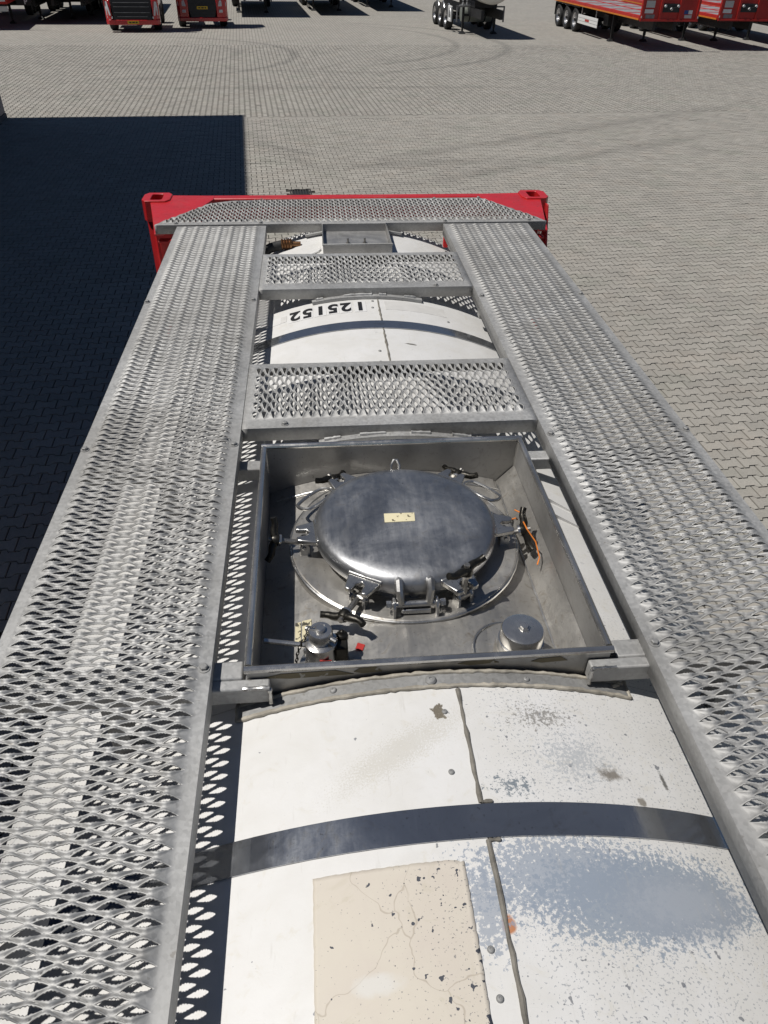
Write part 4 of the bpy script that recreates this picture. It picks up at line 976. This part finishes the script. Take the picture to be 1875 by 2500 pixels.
def flatbed(x, y, rz, label, i):
    t = empty('flatbed_trailer', (x, y, 0), rz, label, 'trailer', 'red flatbed trailers parked in a row')
    W, Lg = 1.275, 13.4
    ys = (8.6, 10.0, 11.4); running_gear(t, ys, legs=4.1)
    L(MB().box(-W, -W+.10, .1, Lg, 1.13, 1.30).box(W-.10, W, .1, Lg, 1.13, 1.30).box(-W+.1, W-.1, .1, Lg, 1.14, 1.20), 'bed_frame', 'trailer_red', t, .006)
    L(MB().box(-W-.008, -W-.001, .12, Lg, 1.13, 1.185), 'marker_strip', 'orange', t, smooth=False)
    L(MB().box(W+.001, W+.008, .12, Lg, 1.13, 1.185), 'marker_strip', 'orange', t, smooth=False)
    # deck boards between red cross members
    y0 = .14; k = 0
    while y0 < Lg-.3:
        ln = 1.55
        for s in (-1, 1):
            for q in range(2): L(MB().box(s*(.08+.52*q), s*(.585+.52*q), y0, min(y0+ln, Lg), 1.203, 1.285), 'deck_board', 'deck', t, smooth=False)
        L(MB().box(-W+.105, W-.105, y0+ln+.01, y0+ln+.33, 1.203, 1.292), 'cross_member', 'trailer_red', t, smooth=False)
        y0 += ln+.34
    L(MB().box(-.07, .07, .14, Lg, 1.204, 1.296), 'centre_rail', 'trailer_red', t, smooth=False)
    hb = L(MB().box(-W, W, 0, .06, 1.16, 2.75), 'headboard', 'trailer_red', t, .006)
    for s in (-W+.06, -.42, .42, W-.06): L(MB().box(s-.05, s+.05, -.05, -.002, 1.17, 2.75), 'rib', 'trailer_red', hb, .006)
    L(MB().box(-W, W, -.06, -.002, 1.10, 1.165), 'sill', 'trailer_red', hb, .006)
    cp = L(MB().box(-.36, .36, -.045, -.002, 1.42, 1.72), 'connector_panel', 'black_plastic', hb, .01)
    for q in (-.28, 0, .28): L(MB().lathe([(.045, -.12), (.05, -.06), (.03, -.046)], (q, 0, 1.64 if q else 1.54), 'y', 12), 'coupling', 'tr_white', cp)
    L(MB().tube([(-.28, -.10, 1.62), (-.1, -.16, 1.50), (.05, -.15, 1.58), (.28, -.10, 1.62)], .018, 8), 'air_line', 'black', cp)
    for a, c, z0, z1, m in ((-1.10, -.72, 1.58, 1.82, 'vinyl_grey'), (-1.12, -.74, 1.38, 1.52, 'tr_white'), (-1.05, -.66, 1.20, 1.34, 'deck'), (.62, .80, 1.36, 1.50, 'blue_label'), (.81, .98, 1.36, 1.50, 'tr_white'), (.66, .98, 1.22, 1.33, 'vinyl_grey')):
        if i and a > 0: continue
        L(MB().box(a, c, -.006, -.0015, z0, z1), 'sticker', m, hb, smooth=False)
    for s in (-1, 1):
        L(MB().box(s*(W-.05), s*(W-.015), -.062, -.052, 1.22, 1.29), 'marker_lamp', 'tr_white', hb)
        g = L(MB().box(s*1.20, s*1.225, 5.1, 8.0, .42, .80), 'side_guard', 'tr_white', t, .006)
        for z in (.545, .675): L(MB().box(s*1.226, s*1.229, 5.1, 8.0, z-.006, z+.006), 'groove', 'deck', g, smooth=False)
        L(MB().box(s*1.2255, s*1.2285, 6.3, 6.9, .565, .655), 'lettering', 'red_label', g, smooth=False)
        for y_ in (5.5, 7.6): L(MB().box(s*1.17, s*1.20, y_-.03, y_+.03, .5, 1.12), 'guard_post', 'alu', g, smooth=False)
        L(MB().box(s*.86, s*1.22, 7.95, 12.05, 1.06, 1.10).box(s*.86, s*1.22, 12.02, 12.06, .5, 1.06), 'mudguard', 'black_plastic', t, smooth=False)
    L(MB().box(-.9, -.45, 4.6, 5.2, .55, 1.0), 'tool_box', 'black_plastic', t, .02)
    return t
flatbed(15.05, 36.15, R(1.5), 'red flatbed trailer nearest the tanker with orange side strip and white side guard', 0)
flatbed(18.75, 36.75, R(.5), 'red flatbed trailer second from the tanker with plain red headboard', 1)
flatbed(22.3, 37.3, R(.5), 'red flatbed trailer at the right edge, mostly outside the picture', 2)

def tanker(x, y, rz):
    t = empty('tanker_trailer', (x, y, 0), rz, 'off-white tanker semi-trailer with silver wheels parked nose first on its legs', 'trailer')
    ys = (4.9, 6.3, 7.7); running_gear(t, ys, legs=2.7)
    d = dish(1.0, .42); pr = [(r, .45-h) for r, h in d[::-1]] + [(r, 10.6+h) for r, h in d]
    tn = L(MB().lathe(pr, (0, 0, 2.32), 'y', 48), 'tank_barrel', 'tank_white', t)
    L(MB().lathe([(1.012, 2.4), (1.012, 2.5)], (0, 0, 2.36), 'y', 48).lathe([(1.012, 6.4), (1.012, 6.5)], (0, 0, 2.36), 'y', 48), 'band', 'alu', tn)
    L(MB().box(-.4, .4, 1.0, 10.5, 3.36, 3.40), 'top_walkway', 'alu', tn, smooth=False)
    L(MB().box(-.55, .55, 1.5, 3.6, 1.14, 1.40), 'subframe', 'black', t, smooth=False)
    L(MB().lathe([(.0, -.78), (.34, -.76), (.36, -.70), (.36, .70), (.34, .76), (0, .78)], (0, 3.3, .80), 'x', 28), 'cross_tube', 'grey_green', t)
    L(MB().lathe([(.37, -.42), (.37, -.36)], (0, 3.3, .80), 'x', 28).lathe([(.37, .36), (.37, .42)], (0, 3.3, .80), 'x', 28), 'tube_band', 'black', t)
    vg = L(MB().box(-1.05, .05, 2.35, 2.55, 1.16, 1.20), 'valve_tray', 'alu', t)
    for k in range(5): L(MB().lathe([(.07, 1.2), (.07, 1.27), (.035, 1.28), (.035, 1.36), (.06, 1.37), (.06, 1.40)], (-.9+.2*k, 2.45, 0), 'z', 12), 'tank_valve', 'alu', vg)
    fr = MB()
    for s in (-1,):
        X0, X1 = s*1.16, s*1.24
        fr.box(X0, X1, 3.5, 4.2, .95, 1.07).box(X0, X1, 3.5, 4.2, .42, .56).box(X0, X1, 3.5, 3.62, .561, .949).box(X0, X1, 4.08, 4.2, .561, .949)
    L(fr, 'side_guard', 'tr_white', t, .01)
    for s in (-1, 1):
        for q in ys: L(MB().tube([(s*1.06, q+.58*math.cos(a), .51+.58*math.sin(a)) for a in np.linspace(R(15), R(165), 9)], .035, 6), 'mudguard', 'alu', t)
        L(MB().box(s*1.14, s*1.20, 2.4, 2.46, .5, 1.15).box(s*.5, s*1.2, 2.4, 2.46, 1.1, 1.16), 'lamp_bracket', 'deck', t, smooth=False)
    return t
tanker(8.45, 40.4, R(3.4))

def dark_trailer(x, y, rz, label, top, body, ys=(8.2, 9.5, 10.8), legs=3.2, rim=WHD, cat='trailer'):
    t = empty('semi_trailer', (x, y, 0), rz, label, cat, 'dark semi trailers along the back of the yard')
    running_gear(t, ys, legs=legs, set_=rim)
    L(MB().box(-1.25, 1.25, 0, 13.0, 1.121, 1.30), 'bed_frame', 'black', t, .01)
    if top > 1.5:
        b = L(MB().box(-1.27, 1.27, .02, 13.0, 1.301, top), 'body', body, t, .03)
        for k in range(5): L(MB().box(-1.22+.5*k, -1.18+.5*k, -.015, .019, 1.32, top-.05), 'rib', body, b, smooth=False)
    for s in (-1, 1): L(MB().box(s*1.18, s*1.22, 4.2, 7.2, .45, .85), 'side_guard', 'deck', t, smooth=False)
    L(MB().box(-1.2, 1.2, 12.9, 13.0, .5, .62), 'underrun_bar', 'black', t, smooth=False)
    return t
dark_trailer(-3.15, 50.9, R(4), 'high dark box trailer behind the tractor units with a wide shadow', 3.9, 'black_plastic')
dark_trailer(1.35, 52.6, R(4), 'low dark trailer on its legs left of the tanker', 2.0, 'black_plastic', legs=3.6)
dark_trailer(5.0, 56.2, R(4), 'dark trailer far behind the tanker wheels', 2.3, 'black_plastic', legs=3.6)
l2 = dark_trailer(-13.2, 45.6, R(5), 'dark trailer marked with a white letter between two red vehicles', 3.6, 'black_plastic', legs=3.2)
fp = L(MB().box(-1.2, -.5, -.03, -.001, .78, 1.12), 'front_panel', 'black_plastic', l2, .006)
pm = text_mesh('P', .30, 'letter'); pm.materials.clear(); pm.materials.append(M['tr_white'])
link('letter', pm, fp, loc=(-.75, -.034, .93), rot=(R(90), 0, 0))
dark_trailer(-11.0, 47.2, R(5), 'dark trailer standing close to the left red tractor unit', 3.6, 'black_plastic', legs=3.8)
# red trailer at the far left with striped marker board
t = empty('striped_trailer', (-15.2, 42.6, 0), R(9), 'red trailer with red and white striped marker board at the top left corner', 'trailer')
running_gear(t, (8.2, 9.5, 10.8), legs=3.3, set_=WHD)
L(MB().box(-1.25, 1.25, 0, 12.5, 1.0, 1.35), 'bed_frame', 'trailer_red', t, .01)
L(MB().box(-1.25, 1.25, 0, .08, 1.351, 3.2), 'headboard', 'trailer_red', t, .01)
mk = L(MB().box(-.35, .55, -.03, -.002, 1.02, 1.48), 'marker_board', 'tr_white', t)
for k in range(4):
    x0 = -.36+.24*k; L(MB().prism([(x0+.2, 1.03), (x0+.31, 1.03), (x0+.13, 1.47), (x0+.02, 1.47)], 'y', -.035, -.0305), 'stripe', 'red_label', mk, smooth=False)
L(MB().box(.62, 1.18, -.02, -.002, 1.1, 1.34), 'sticker', 'tr_white', t); L(MB().box(.70, 1.22, -.02, .06, .72, .92), 'lamp_plate', 'vinyl_grey', t)
L(MB().box(-1.0, 1.2, .0, .1, .70, .98), 'underrun_bar', 'black', t)
